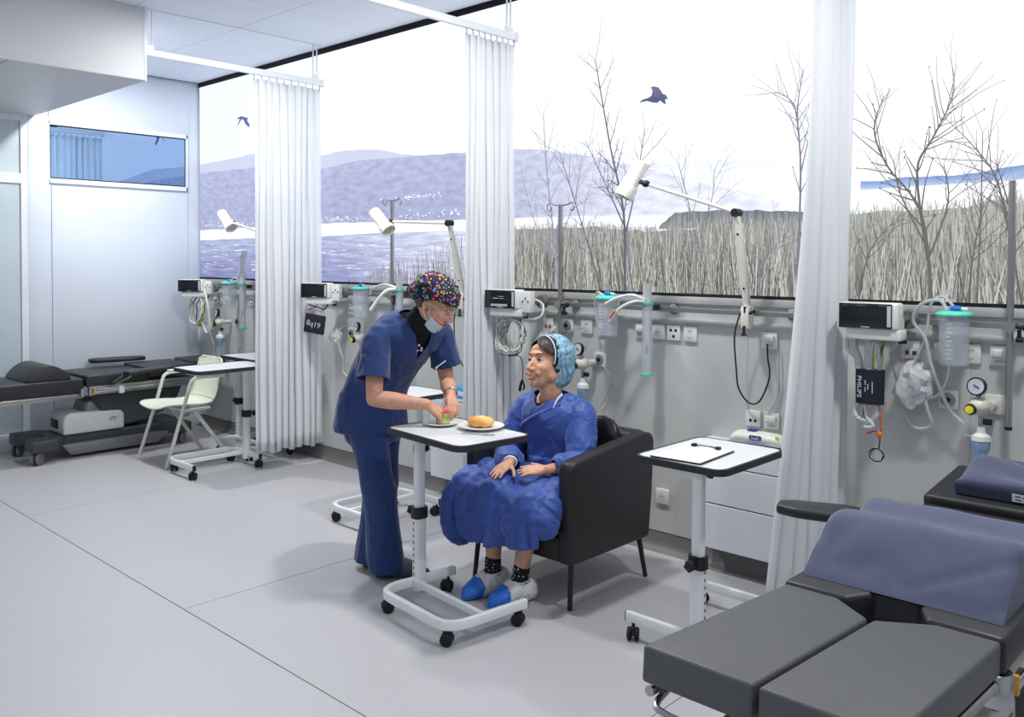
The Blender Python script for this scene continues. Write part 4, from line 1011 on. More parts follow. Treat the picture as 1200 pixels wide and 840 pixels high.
# ---- suction canisters
def canister(x, z, label, hose=None, sc=1.0):
    t = thing('suction_canister', label, 'canister', W(x, z, -.135), group='clear suction canisters on the rail')
    r = .062*sc; h = .215*sc
    part('jar', lathe(new(), [(.0, 0), (r*.9, 0), (r*.93, .006), (r*.98, h*.95), (r, h), (r-.003, h), (r*.91, .008), (0, .006)], seg=28), 'clear_plastic', t)
    bm = new()
    for k in range(9): box(bm, -.012, .002 if k % 2 else .010, -r*.955, -r*.945, .03+.018*k, .0325+.018*k)
    part('scale_marks', bm, 'print_white', t)
    part('lid', lathe(new(), [(.0, h+.012), (r*.8, h+.012), (r*1.12, h+.004), (r*1.17, h-.002), (r*1.15, h-.008), (r*1.0, h-.006), (0, h-.004)], seg=28), 'turquoise', t)
    bm = new(); cyl(bm, (-.012, 0, h+.022), (.028, -.005, h+.022), .012, 12); cyl(bm, (.0, 0, h), (.0, 0, h+.02), .010, 12)
    part('blue_valve', bm, 'cyan_valve', t); part('port', cyl(new(), (.028, -.005, h+.022), (.055, -.008, h+.02), .007, 10), 'white_plastic', t)
    bm = new(); box(bm, -.03, .03, r*.95, .075, h-.05, h+.0, .004); part('rail_bracket', bm, 'white_plastic', t)
    if hose:
        for nm, pts, rr in hose: part(nm, tube(new(), smoothpath(pts, 6), rr, 8), 'clear_tube', t)
    return t
canister(-1.15, 1.165, 'clear suction canister with turquoise lid beside the near monitor', [('hose', [(-.03, 0, .23), (-.06, 0, .27), (-.13, -.01, .25), (-.165, .0, .18), (-.12, .02, .10), (-.10, .03, .0), (-.06, .04, -.12), (-.02, .06, -.21), (.06, .06, -.27), (.10, .055, -.275)], .0075),
                                            ('hose', [(.0, 0, .24), (-.05, .02, .285), (-.10, .02, .25), (-.12, .03, .12), (-.16, .04, .02), (-.19, .06, -.05)], .006), ('hose', [(-.06, .04, .1), (-.03, .04, .0), (-.045, .04, -.09), (-.09, .05, -.15), (-.16, .06, -.14), (-.19, .06, -.06)], .005)])
canister(-2.955, 1.175, 'clear suction canister with turquoise lid right of the patient', [('hose', [(-.02, 0, .22), (-.09, .02, .24), (-.12, .04, .15), (-.115, .06, .05)], .006)])
canister(-5.22, 1.17, 'clear suction canister near the nurse shoulder', [('hose', [(-.02, 0, .22), (-.10, .02, .20), (-.12, .04, .1)], .006)])
canister(-7.14, 1.17, 'clear suction canister in the far corner bay', [('hose', [(.02, 0, .22), (.08, .0, .26), (.14, .02, .24)], .006)])
# ---- long catheter tubes with packaged catheters
def cath(x, z, label, packs):
    t = thing('catheter_tube', label, 'tube holder', W(x, z, -.125), group='long clear catheter tubes on the rail')
    part('tube', lathe(new(), [(.0, 0), (.026, 0), (.028, .0), (.0295, .40), (.0265, .40), (.025, .004), (.0, .003)], seg=20), 'clear_plastic', t)
    for z0 in (.0, .385): part('ring', lathe(new(), [(.0285, z0), (.035, z0), (.036, z0+.012), (.0285, z0+.012)], seg=20), 'turquoise', t)
    bm = new(); lathe(bm, [(.012, .01), (.02, .35), (.024, .40), (.026, .5), (.019, .5), (.012, .36)], seg=12); part('catheter_pack', bm, 'clear_tube', t)
    bm = new(); cyl(bm, (.006, -.012, .12), (.009, -.014, .165), .0045, 8); cyl(bm, (.0, -.008, .03), (-.004, -.01, .075), .0045, 8); part('connector_tip', bm, 'edge_charcoal', t)
    for nm, pts, r, m_ in packs:
        part(nm, tube(new(), smoothpath(pts, 5), r, 8, flat=.55), m_, t)
    part('rail_clip', box(new(), .024, .036, .02, .07, .355, .385, .003), 'edge_charcoal', t)
    return t
cath(-2.695, .975, 'long clear catheter tube hanging right of the middle suction canister', [('paper_pack', [(0, -.02, .41), (-.06, -.05, .435), (-.14, -.07, .42), (-.215, -.08, .385)], .016, 'bag_film'), ('paper_pack', [(0, -.025, .40), (-.05, -.06, .40), (-.12, -.09, .36), (-.175, -.1, .29)], .015, 'bag_film'), ('orange_mark', [(-.135, -.108, .352), (-.165, -.112, .312)], .010, 'cable_orange')])
cath(-4.79, .99, 'long clear catheter tube beside the drip pole behind the nurse', [('paper_pack', [(0, -.02, .41), (-.10, -.05, .43), (-.24, -.06, .40)], .016, 'bag_film'), ('paper_pack', [(0, -.03, .40), (-.06, -.08, .38), (-.17, -.12, .25)], .022, 'paper')])
cath(-6.93, .985, 'long clear catheter tube beside the far curtain', [('paper_pack', [(0, -.02, .48), (.05, -.03, .58), (.11, -.04, .68)], .026, 'bag_film'), ('orange_mark', [(.07, -.045, .62), (.09, -.048, .655)], .012, 'cable_red')])
# ---- oxygen / vacuum regulators with cup
def regulator(x, z, label):
    t = thing('flow_regulator', label, 'regulator', W(x, z, -.10), group='regulators with cups on the gas outlets')
    bm = new(); ball(bm, (0, 0, 0), (.042, .045, .038)); cyl(bm, (.03, .02, .0), (.03, .085, .0), .02, 14); b = part('body', bm, 'off_white_plastic', t)
    bm = lathe(new(), [(0, .0), (.022, 0), (.024, .012), (.019, .028), (0, .03)], (-.020, -.034, -.012), (.02, -.99, .05)); part('dial_rim', bm, 'black_plastic', b)
    part('yellow_dial', lathe(new(), [(0, .031), (.0165, .03), (.0165, .0315), (0, .034)], (-.020, -.034, -.012), (.02, -.99, .05)), 'dial_yellow', b)
    bm = lathe(new(), [(0, 0), (.034, 0), (.038, .006), (.038, .022), (.034, .026), (.033, .022), (0, .022)], (.0, -.012, .082), (-.15, -.97, .12), 24); g_ = part('gauge', bm, 'black_plastic', t)
    part('gauge_face', lathe(new(), [(0, .0225), (.0325, .0225), (.0325, .0235), (0, .0235)], (.0, -.012, .082), (-.15, -.97, .12), 24), 'dial_face', g_)
    part('gauge_hand', tube(new(), [V((-.012, -.0372, .091)), V((.01, -.0392, .079))], .002, 5), 'print_black', g_)
    part('gauge_neck', cyl(new(), (0, 0, .03), (0, -.005, .06), .010, 10), 'steel', t)
    bm = new(); cyl(bm, (.01, 0, -.03), (.01, 0, -.085), .012, 12); part('stem', bm, 'steel', t); part('stem_knob', box(new(), .02, .05, -.012, .012, -.075, -.05, .005), 'black_plastic', t)
    bm = lathe(new(), [(0, -.085), (.016, -.085), (.018, -.11), (.036, -.122), (.038, -.142), (0, -.142)], (.01, 0, 0)); cyl(bm, (-.02, 0, -.13), (-.055, -.005, -.128), .006, 8); part('cup_cap', bm, 'white_plastic', t)
    part('water_cup', lathe(new(), [(.036, -.143), (.033, -.18), (.022, -.2), (.02, -.24), (0, -.24)], (.01, 0, 0)), 'water_blue', t)
    return t
regulator(-1.06, 1.0, 'white regulator with gauge and blue cup left of the near pole')
regulator(-3.165, 1.0, 'white regulator with gauge partly hidden behind the patient cap')
regulator(-5.28, 1.01, 'white regulator with yellow dial beside the nurse shoulder')
regulator(-7.38, 1.02, 'white regulator with yellow dial in the far corner bay')
# ---- breathing masks in bags
def mask(x, z, label, big):
    t = thing('breathing_mask', label, 'mask', W(x, z, -.09), group='breathing masks hanging on the wall')
    bm = new(); tt = new(); bmesh.ops.create_icosphere(tt, subdivisions=3, radius=1)
    for v in tt.verts:
        p = v.co; r = 1+.45*noise.noise(p*1.6+V((x, 0, 0)))+.2*noise.noise(p*4.2+V((x, 3, 0)))
        v.co = V((p.x*.075*r, p.y*.05*r, p.z*.095*r)) if big else V((p.x*.06*r, p.y*.04*r, p.z*.075*r))
    merge(bm, tt, Matrix.Rotation(.35, 4, 'Y')); part('clear_bag', bm, 'bag_film' if big else 'clear_tube', t, smooth=25)
    part('mask_cone', lathe(new(), [(.045, -.03), (.04, 0), (.02, .03), (.012, .05)], (.01, -.0, -.01), (.5, -.6, -.5), 16), 'clear_tube', t)
    part('hose', tube(new(), smoothpath([(.04, -.01, -.02), (.06, 0, -.10), (.07, .02, -.17), (.05, .03, -.26) if not big else (.0, .03, -.19), (.09, .04, -.30) if not big else (-.06, .04, -.12)], 6), .007, 8), 'clear_tube', t)
    bm = new(); cyl(bm, (.02, .02, .06), (.01, .075, .09), .005, 8); part('hang_strap', bm, 'white_plastic', t)
    return t
mask(-1.325, 1.06, 'bagged breathing mask hanging beside the near cable bundle', True)
mask(-5.60, .995, 'small clear breathing mask hanging beside the second-bay curtain', False)
mask(-7.62, .97, 'small clear breathing mask hanging under the far cable loop', False)
mask(-3.45, 1.10, 'clear breathing mask hanging behind the patient face', False)

# ---- drip poles on the rail
def drip(x, z0, z1, label, hooks=True):
    t = thing('drip_pole', label, 'pole', W(x, z0, -.10), group='steel drip poles clamped to the rail')
    part('pole', cyl(new(), (0, 0, .01), (0, 0, z1-z0), .0135, 16), 'satin_steel', t)
    part('foot_cap', cyl(new(), (0, 0, 0), (0, 0, .014), .0145, 16), 'black_rubber', t)
    if hooks:
        bm = new(); H = z1-z0
        for s in (-1, 1): tube(bm, smoothpath([(0, 0, H-.005), (s*.05, 0, H-.002), (s*.085, 0, H+.01), (s*.105, 0, H-.01), (s*.095, 0, H-.035), (s*.075, 0, H-.03), (s*.068, 0, H-.012)], 5), .004, 7)
        part('hook', bm, 'satin_steel', t)
    zc = 1.335-z0
    bm = new(); cyl(bm, (0, -.028, zc), (0, .05, zc), .024, 18); part('rail_clamp', bm, 'satin_steel', t)
    bm = new(); cyl(bm, (.02, -.005, zc), (.05, -.008, zc), .007, 10); ball(bm, (.058, -.008, zc), .016); cyl(bm, (.035, -.005, zc-.01), (.035, -.005, zc-.05), .008, 10); cyl(bm, (.025, -.005, zc-.05), (.05, -.005, zc-.05), .012, 10)
    part('clamp_knob', bm, 'black_plastic', t)
drip(-.95, .915, 1.925, 'thick steel drip pole at the right edge above the near bed', False)
drip(-3.33, .93, 1.925, 'steel drip pole with two hooks rising behind the patient')
drip(-4.90, .93, 2.02, 'steel drip pole with hooks rising left of the nurse cap')
drip(-6.66, .815, 1.95, 'steel drip pole beside the edge of the far curtain')

# ---- examination lamps
def exam_lamp(base, elbow, tip, hdir, label, cable=None):
    base, elbow, tip = V(base), V(elbow), V(tip); T = lambda p: V(p)-base
    t = thing('examination_lamp', label, 'lamp', base, group='white arm lamps clamped to the rail')
    bm = new(); box(bm, -.022, .022, -.03, .025, -.075, .03, .006); part('rail_clamp', bm, 'lamp_white', t)
    bm = new(); cyl(bm, (0, -.035, -.06), (0, -.035, -.10), .007, 10); cyl(bm, (-.0, -.035, -.10), (0, -.035, -.108), .014, 12); cyl(bm, (.015, -.02, .0), (.05, -.02, .015), .008, 8); part('clamp_screw', bm, 'black_plastic', t)
    bm = new(); cyl(bm, (0, -.025, .02), (0, .02, .02), .026, 18); cyl(bm, (0, 0, .0), (0, 0, .05), .017, 12); part('base_joint', bm, 'lamp_white', t)
    part('joint_slot', box(new(), -.008, .008, -.03, -.024, .0, .035, .003), 'black_plastic', t)
    e = T(elbow); n = (e-V((0, 0, .02))).normalized(); side = V((0, 0, 1)).cross(n).normalized() if abs(n.z) < .99 else V((1, 0, 0)); side = V((1, 0, 0))
    rings = []
    for f in (0, .05, .12, .5, .88, .95, 1):
        p = V((0, 0, .02)).lerp(e, f); hw = .013+.014*(1-abs(2*f-.9)) if 0 < f < 1 else .010
        rings.append([p + V((1, 0, 0))*hw*a/.02 + V((0, 1, 0))*b for a, b in rrect(-.02, .02, -.014, .014, .008, 2)])
    part('lower_arm', loft(new(), rings), 'lamp_white', t)
    bm = new()
    for f in (.22, .78): 
        p = V((0, 0, .02)).lerp(e, f); cyl(bm, p+V((0, -.0165, 0)), p+V((0, -.0135, 0)), .006, 10)
    part('arm_bolts', bm, 'black_plastic', t)
    bm = new(); cyl(bm, e+V((0, -.024, 0)), e+V((0, .024, 0)), .021, 16); part('elbow_joint', bm, 'black_plastic', t)
    tp = T(tip); d = (tp-e).normalized()
    part('upper_arm', tube(new(), [e, tp - d*.04], .0095, 10), 'lamp_white', t)
    bm = new(); ball(bm, tp-d*.03, (.022, .022, .018)); cyl(bm, tp-d*.03, tp+d*.01, .012, 10); part('head_joint', bm, 'black_plastic', t)
    hd = V(hdir).normalized(); c = tp + d*.045
    bm = lathe(new(), [(0, -.10), (.040, -.10), (.0415, -.096), (.0415, .03), (.043, .034), (.050, .045), (.050, .10), (.047, .103), (.045, .06), (0, .055)], c, hd, 28); h = part('head', bm, 'lamp_white', t)
    part('rear_vent', lathe(new(), [(0, -.1015), (.028, -.1015), (.028, -.1005), (0, -.1005)], c, hd, 20), 'print_grey', h)
    if cable: part('cable', tube(new(), smoothpath([T(p) for p in cable], 7), .0042, 8), 'cable_black', t)
exam_lamp((-2.12, WY-.09, 1.335), (-2.13, WY-.19, 1.832), (-2.60, 3.72, 2.00), (-.35, -.30, -.90), 'white arm lamp clamped left of the near curtain, black cable below',
          [(-2.15, WY-.11, 1.335), (-2.185, WY-.10, 1.22), (-2.19, WY-.07, 1.05), (-2.18, WY-.06, .95), (-2.13, WY-.05, .885), (-2.07, WY-.05, .90), (-2.02, WY-.05, 1.02), (-2.035, WY-.04, 1.12), (-2.04, WY-.035, 1.185)])
exam_lamp((-4.17, WY-.09, 1.335), (-4.20, WY-.19, 1.835), (-4.67, 3.72, 1.855), (.70, .05, -.62), 'white arm lamp behind the nurse against the printed lake',
          [(-4.20, WY-.11, 1.335), (-4.25, WY-.10, 1.2), (-4.26, WY-.07, 1.0), (-4.19, WY-.05, .87), (-4.10, WY-.05, .9), (-4.0, WY-.05, .95)])
exam_lamp((-6.42, WY-.09, 1.335), (-6.42, WY-.19, 1.80), (-6.80, 3.74, 1.91), (.70, .05, -.62), 'white arm lamp half hidden by the far curtain',
          [(-6.5, WY-.08, 1.335), (-6.70, WY-.09, 1.18), (-6.80, WY-.07, 1.12), (-6.83, WY-.05, .95), (-6.84, WY-.04, .7)])
# thin cables drooping along the wall
def wallcable(pts, m_, label):
    o = mk('wall_cable', tube(new(), smoothpath([W(x, z, -.02) for x, z in pts], 7), .0032, 7), m_); return tag(o, label, 'cable', 'thin cables on the wall')
wallcable([(-1.99, 1.17), (-1.985, 1.0), (-2.0, .9), (-2.04, .84)], 'cable_grey', 'thin grey cable dropping beside the near curtain')
wallcable([(-5.20, .98), (-5.24, .85), (-5.22, .7), (-5.26, .6)], 'cable_grey', 'thin grey cable dropping left of the nurse')
wallcable([(-7.2, .99), (-7.12, .85), (-7.2, .75), (-7.25, .68)], 'cable_grey', 'thin grey cable dropping under the far canister')
wallcable([(-3.08, .99), (-3.02, .93), (-3.04, .82), (-3.08, .76)], 'cable_grey', 'thin grey cable dropping behind the armchair pillow')

# ================================================================== PEOPLE
def ering(c, ax, ay, rx, ry, n=24, p=2.0):
    c, ax, ay = V(c), V(ax), V(ay); out = []
    for k in range(n):
        a = 2*PI*k/n; ca, sa = math.cos(a), math.sin(a)
        out.append(c + ax*rx*math.copysign(abs(ca)**(2/p), ca) + ay*ry*math.copysign(abs(sa)**(2/p), sa))
    return out
def limb(bm, pts, rs, seg=16, n=4, flat=1.0):
    q = smoothpath(pts, n); rr = [x.x for x in smoothpath([(r, 0, 0) for r in rs], n)]
    tube(bm, q, rr, seg, flat=flat); ball(bm, pts[0], rs[0]*.99, seg, 8); ball(bm, pts[-1], rs[-1]*.99, seg, 8)
def fuse(bm, voxel, smooth=3, fac=.5):
    """melt overlapping volumes into one continuous skin"""
    bmesh.ops.recalc_face_normals(bm, faces=bm.faces)
    me = bpy.data.meshes.new('f'); bm.to_mesh(me); bm.free()
    o = bpy.data.objects.new('f', me); COL.objects.link(o)
    md = o.modifiers.new('r', 'REMESH'); md.mode = 'VOXEL'; md.voxel_size = voxel
    dg = bpy.context.evaluated_depsgraph_get(); m2 = bpy.data.meshes.new_from_object(o.evaluated_get(dg))
    b = new(); b.from_mesh(m2); bpy.data.objects.remove(o); bpy.data.meshes.remove(me); bpy.data.meshes.remove(m2)
    for _ in range(smooth): bmesh.ops.smooth_vert(b, verts=b.verts, factor=fac, use_axis_x=True, use_axis_y=True, use_axis_z=True)
    return b
def cut(bm, pred):
    bmesh.ops.delete(bm, geom=[v for v in bm.verts if pred(v.co)], context='VERTS'); return bm
def crease(bm, amp, scale, seed, stretch=(1, 1, 1), weight=None):
    bm.normal_update(); mv = []
    for v in bm.verts:
        p = V((v.co.x*stretch[0], v.co.y*stretch[1], v.co.z*stretch[2]))*scale + V((seed, seed*2, 0))
        q = p + V((noise.noise(p*.5), noise.noise(p*.5+V((5, 0, 0))), noise.noise(p*.5+V((0, 7, 0)))))*1.0
        d = (1-2.2*abs(noise.noise(q))) * .7 + .3*(1-2*abs(noise.noise(q*2.3)))
        mv.append(v.normal*d*amp*(weight(v.co) if weight else 1))
    for v, d in zip(bm.verts, mv): v.co += d
    return bm
def headmat(c, f, u, k=1.0):
    f = V(f).normalized(); r = f.cross(V(u)).normalized(); u2 = r.cross(f)
    m_ = Matrix.Identity(4)
    for i in range(3): m_[i][0] = r[i]*k; m_[i][1] = f[i]*k; m_[i][2] = u2[i]*k; m_[i][3] = c[i]
    return m_
def add_head(bm, H, neck_base, neck_r=.052, ear=True):
    def B(c, r): ball(bm, c, r, 20, 14, H)
    B((0, -.015, .035), (.074, .094, .083)); B((0, .03, -.02), (.064, .062, .085)); B((0, .042, -.075), (.046, .046, .038)); B((0, .072, -.098), (.021, .018, .017))
    B((0, .076, .036), (.047, .013, .013)); B((0, .060, .058), (.050, .020, .028))
    for s in (-1, 1):
        B((s*.036, .066, -.028), (.026, .024, .024)); B((s*.042, .005, -.055), (.022, .045, .03));
        if ear: B((s*.074, -.012, -.012), (.009, .017, .029))
        B((s*.011, .098, -.036), (.009, .010, .008))
        B((s*.033, .075, -.052), (.018, .018, .016))
    tube(bm, [H @ V(p) for p in ((0, .083, .018), (0, .095, -.002), (0, .109, -.022), (0, .113, -.031), (0, .100, -.041))], [.0075, .0088, .0108, .0112, .008], 12)
    B((0, .086, -.064), (.024, .014, .014))
    limb(bm, [H @ V((0, -.025, -.03)), H @ V((0, -.02, -.09)), neck_base], [.052, .050, neck_r+.008], 18)
def sculpt_head(bm, H):
    I = H.inverted(); R = H.to_3x3()
    def soft(v):
        l = I @ v.co
        return abs(l.x) < .1 and -.125 < l.z < .13 and abs(l.y) < .13 and not (abs(l.x) < .024 and l.y > .082 and -.05 < l.z < .015)
    hv = [v for v in bm.verts if soft(v)]
    for _ in range(9): bmesh.ops.smooth_vert(bm, verts=hv, factor=.5, use_axis_x=True, use_axis_y=True, use_axis_z=True)
    for v in bm.verts:
        l = I @ v.co
        if abs(l.x) < .12 and abs(l.z) < .15 and l.y > .03:
            d = 0
            for s in (-1, 1):
                d += .0085*math.exp(-(((l.x-s*.031)/.016)**2 + ((l.z-.008)/.011)**2))
                d += .004*math.exp(-(((l.x-s*.026)/.006)**2 + ((l.z+.058)/.010)**2))
            d += .0055*math.exp(-((l.x/.027)**2 + ((l.z+.067+.004*0 - 6*l.x*l.x)/.0035)**2))
            d += .003*math.exp(-((l.x/.03)**2 + ((l.z+.084)/.006)**2))
            if d > 1e-5: v.co += R @ V((0, -d, 0))
def face_parts(o, H, smile=1.0, gaze=(0, 0, 0), brow_dark='brow', teeth=True):
    R = H.to_3x3()
    for s in (-1, 1):
        c = H @ V((s*.031, .0705, .006)); K = R.col[0].length; e = part('eyeball', ball(new(), c, .0122*K, 16, 12), 'eye_white', o)
        gd = (R @ (V((0, 1, 0))+V(gaze))).normalized()
        part('iris', lathe(new(), [(0, .0139*K), (.0035, .0136*K), (.0078, .0112*K), (.0078, .0100), (0, .010)], c, gd, 14), 'eye_iris', e)
        bm = new(); tube(bm, [H @ V((s*(.031+.0145*math.cos(a)), .0845-.012*abs(math.cos(a))**2, .006+.0062*math.sin(a))) for a in [PI*k/8 for k in range(9)]], [.0014]+[.0024]*7+[.0014], 6); part('upper_lid', bm, brow_dark, o)
        bm = new(); tube(bm, smoothpath([H @ V(p) for p in ((s*.017, .0885, .031), (s*.028, .0875, .037), (s*.039, .082, .0375), (s*.050, .070, .031))], 4), [.0014, .0018]+[.0022]*9+[.0018, .0010], 6); part('eyebrow', bm, brow_dark, o)
    k = .012*smile
    up_ = smoothpath([H @ V(p) for p in ((-.027, .085, -.066+k), (-.014, .0965, -.0625+k*.25), (-.004, .1005, -.0615), (0, .1, -.0625), (.004, .1005, -.0615), (.014, .0965, -.0625+k*.25), (.027, .085, -.066+k))], 3)
    lo_ = smoothpath([H @ V(p) for p in ((-.027, .085, -.066+k), (-.013, .0955, -.074+k*.1), (0, .0985, -.0765), (.013, .0955, -.074+k*.1), (.027, .085, -.066+k))], 4)
    n = len(up_); part('upper_lip', tube(new(), up_, [.0012+.0026*math.sin(PI*i/(n-1)) for i in range(n)], 8), 'lip', o)
    n = len(lo_); part('lower_lip', tube(new(), lo_, [.0012+.0036*math.sin(PI*i/(n-1)) for i in range(n)], 8), 'lip', o)
    if teeth:
        te = [H @ V(p) for p in ((-.02, .0895, -.067+k*.6), (-.01, .0955, -.068), (0, .0975, -.0685), (.01, .0955, -.068), (.02, .0895, -.067+k*.6))]
        part('teeth', tube(new(), smoothpath(te, 3), [.0022]*13, 6), 'teeth', o)
def add_hand(bm, wrist, d, nrm, side_thumb, curl, spread=.0, size=1.0, thumb=(.55, .75, .25), tcurl=.3, wr=.027):
    """d: wrist to knuckles, nrm: back of the hand; fingers bend towards -nrm"""
    d = V(d).normalized(); nrm = (V(nrm)-d*V(nrm).dot(d)).normalized(); s = d.cross(nrm).normalized()*side_thumb; w_ = V(wrist); k = size
    rings = []
    for f, rx, ry in ((-.12, wr*.95, .021), (.0, wr, .020), (.25, .032, .019), (.6, .039, .0165), (.95, .0415, .0145), (1.05, .036, .010)):
        rings.append(ering(w_ + d*.088*k*f, s, nrm, rx*k, ry*k, 20, 2.3))
    loft(bm, rings)
    L = (.070, .079, .073, .058); nails = []
    for i in range(4):
        off = (.0305-.0203*i)*k; base = w_ + d*(.083-.003*abs(i-1.2))*k + s*off + nrm*.002
        ang = 0; p = base; pts = [p - d*.012*k]; dd = (d + s*spread*(1.5-i)).normalized(); pts.append(p)
        for j, seg in enumerate((.46, .31, .23)):
            c_ = curl[i] if isinstance(curl[i], (int, float)) else curl[i][j]
            ang += c_*(1, 1.0, .7)[j] if isinstance(curl[i], (int, float)) else c_
            v = dd*math.cos(ang) - nrm*math.sin(ang); p = p + v*L[i]*seg*k; pts.append(p)
        limb(bm, pts, [.0098*k, .0096*k, .0088*k, .0082*k, .0068*k], 10, 3)
        nails.append((pts[-1], v, (nrm*math.cos(ang)+dd*math.sin(ang)), s))
    b = w_ + d*.028*k + s*.024*k - nrm*.004
    td = (d*thumb[0] + s*thumb[1] - nrm*thumb[2]).normalized(); p1 = b + td*.038*k; td2 = (td*math.cos(tcurl) + (d - nrm*.6).normalized()*math.sin(tcurl)).normalized(); p2 = p1 + td2*.030*k; p3 = p2 + (td2+d*.3).normalized()*.022*k
    limb(bm, [b - td*.012*k, b, p1, p2, p3], [.013*k, .0135*k, .0105*k, .0098*k, .0075*k], 10, 3)
    nails.append((p3, (p3-p2).normalized(), nrm, s))
    return nails
mat('nail', (226, 178, 162), .3, coat=.3)
def add_nails(o, nails, k=1.0):
    for c, d, n_, s in nails:
        d = d.normalized(); n_ = (n_-d*n_.dot(d)).normalized(); x = d.cross(n_)
        bm = new(); rings = []
        part('fingernail', loft(bm, [ering(c + n_*.0055*k - d*.002, d, x, .0058*k, .0046*k, 10), ering(c + n_*.0069*k - d*.001, d, x, .0050*k, .0040*k, 10)]), 'nail', o)

# ------------------------------------------------------------------ nurse
NF = V((.93, .36, 0)).normalized(); NR = V((NF.y, -NF.x, 0))         # pelvis facing and its right side
CF = V((.995, .05, -.10)).normalized(); CR = V((.05, -1, 0)).normalized()
pel = V((-3.575, 2.76, .83))
spine = [pel + V((-.005, 0, -.06)), pel + V((0, 0, .04)), V((-3.525, 2.76, .985)), V((-3.435, 2.76, 1.11)), V((-3.345, 2.762, 1.205)), V((-3.285, 2.765, 1.262)), V((-3.255, 2.768, 1.292))]
def nurse_torso(bm, grow=0.0, hem=False):
    W_ = [(.165, .125), (.168, .128), (.148, .118), (.155, .120), (.172, .115), (.150, .095), (.075, .062)]
    rings = []; n = 30
    sp = smoothpath(spine, 4); wr = smoothpath([(a, b, 0) for a, b in W_], 4)
    for i, c in enumerate(sp):
        f = i/(len(sp)-1); t = (sp[min(i+1, len(sp)-1)]-sp[max(i-1, 0)]).normalized()
        side = (NR.lerp(CR, min(1, f*1.4))).normalized(); side = (side - t*side.dot(t)).normalized(); fwd = t.cross(side)*-1
        rings.append(ering(c, side, fwd, wr[i].x+grow, wr[i].y+grow, n, 2.25))
    loft(bm, rings); return bm
shR, shL = V((-3.315, 2.595, 1.225)), V((-3.275, 2.935, 1.225))
elR, wrR = V((-3.265, 2.525, .945)), V((-3.062, 2.672, .925))
elL, wrL = V((-3.265, 2.985, .985)), V((-3.115, 2.875, .935))
NH = headmat(V((-3.128, 2.785, 1.390)), (.80, .34, -.52), (.45, .15, .88))
bm = new(); nurse_torso(bm, -.02)
add_head(bm, NH, V((-3.25, 2.768, 1.27)), .058)
limb(bm, [V((-3.31, 2.69, 1.215)), shR, V((-3.295, 2.555, 1.09)), elR], [.055, .052, .045, .038])
limb(bm, [elR, elR.lerp(wrR, .35)+V((0, 0, .0)), elR.lerp(wrR, .75), wrR], [.0385, .042, .031, .026])
limb(bm, [V((-3.28, 2.84, 1.215)), shL, V((-3.275, 2.965, 1.11)), elL], [.055, .052, .045, .037])
limb(bm, [elL, elL.lerp(wrL, .35), elL.lerp(wrL, .75), wrL], [.037, .040, .030, .025])
nn = add_hand(bm, wrR, (.32, .72, -.55), (.62, .10, .75), -1, [(.30, .55, .35), (.38, .55, .35), (.45, .55, .35), (.5, .55, .4)], .02, .98, (.75, .35, .7), .2, .026)
nn += add_hand(bm, wrL, (.72, -.45, -.42), (.45, .25, .85), 1, [(.45, .6, .4)]*4, .0, .95, (.8, .3, .6), .2, .025)
hipR, hipL = pel + NR*.085 + V((0, 0, -.03)), pel - NR*.085 + V((0, 0, -.03))
knR, knL = V((-3.455, 2.70, .45)), V((-3.565, 2.80, .45)); anR, anL = V((-3.44, 2.735, .09)), V((-3.60, 2.775, .09))
for h, k_, a in ((hipR, knR, anR), (hipL, knL, anL)): limb(bm, [h, h.lerp(k_, .5), k_, k_.lerp(a, .35), a], [.075, .07, .052, .05, .035])
bm = fuse(bm, .0038, 3); sculpt_head(bm, NH)
nurse = tag(mk('person', bm, 'skin_nurse', smooth=180), 'person in dark blue scrubs and dotted cap leaning over the table', 'person')
face_parts(nurse, NH, .2, (0, 0, -.35), teeth=False); add_nails(nurse, nn)
# scrub top
bm = new(); nurse_torso(bm, .012)
rings = []
for z, g_ in ((.93, .012), (.86, .022), (.79, .032), (.735, .040)):
    cc = pel + V((-.008-.02*(.93-z)*3, 0, z-pel.z)); rings.append(ering(cc, NR, NF, .158+g_, .130+g_, 30, 2.3))
loft(bm, rings)
for sh, el, inn in ((shR, elR, V((-3.31, 2.70, 1.205))), (shL, elL, V((-3.28, 2.84, 1.205)))):
    e2 = sh.lerp(el, .86); limb(bm, [inn, sh + V((0, 0, .0)), sh.lerp(el, .4) + (sh-inn)*.12, e2 + (sh-inn)*.14], [.070, .064, .068, .074])
limb(bm, [V((-3.30, 2.62, 1.228)), V((-3.265, 2.72, 1.262)), V((-3.262, 2.81, 1.262)), V((-3.275, 2.91, 1.228))], [.05, .052, .052, .05])
bm = fuse(bm, .0062, 4)
NI = NH.inverted()
def vneck(p):
    q = p - V((-3.235, 2.768, 1.285)); lat = abs(q.dot(CR)); 
    ax = V((-.62, 0, -.78)); s = q.dot(ax)                       # distance down the chest
    fr = q.dot(V((.78, 0, -.62)))
    if fr > -.005: return lat < .056-.42*s and s < .135
    return lat < .066 and s < .03 and q.length < .10
cut(bm, vneck)
for sh, el in ((shR, elR), (shL, elL)):
    a = (el-sh).normalized(); e = sh.lerp(el, .70)
    cut(bm, lambda p: (p-e).dot(a) > .0 and (p-e).length < .17 and ((p-e) - a*(p-e).dot(a) - (sh-V((-3.3, 2.77, 1.2)))*.14).length < .10)
crease(bm, .011, 6.0, 3, (1.0, 1.0, .45))
crease(bm, .004, 16.0, 8, (1, 1, .6))
top = part('scrub_top', bm, 'scrub_blue', nurse, smooth=180)
md = top.modifiers.new('cloth', 'SOLIDIFY'); md.thickness = .002
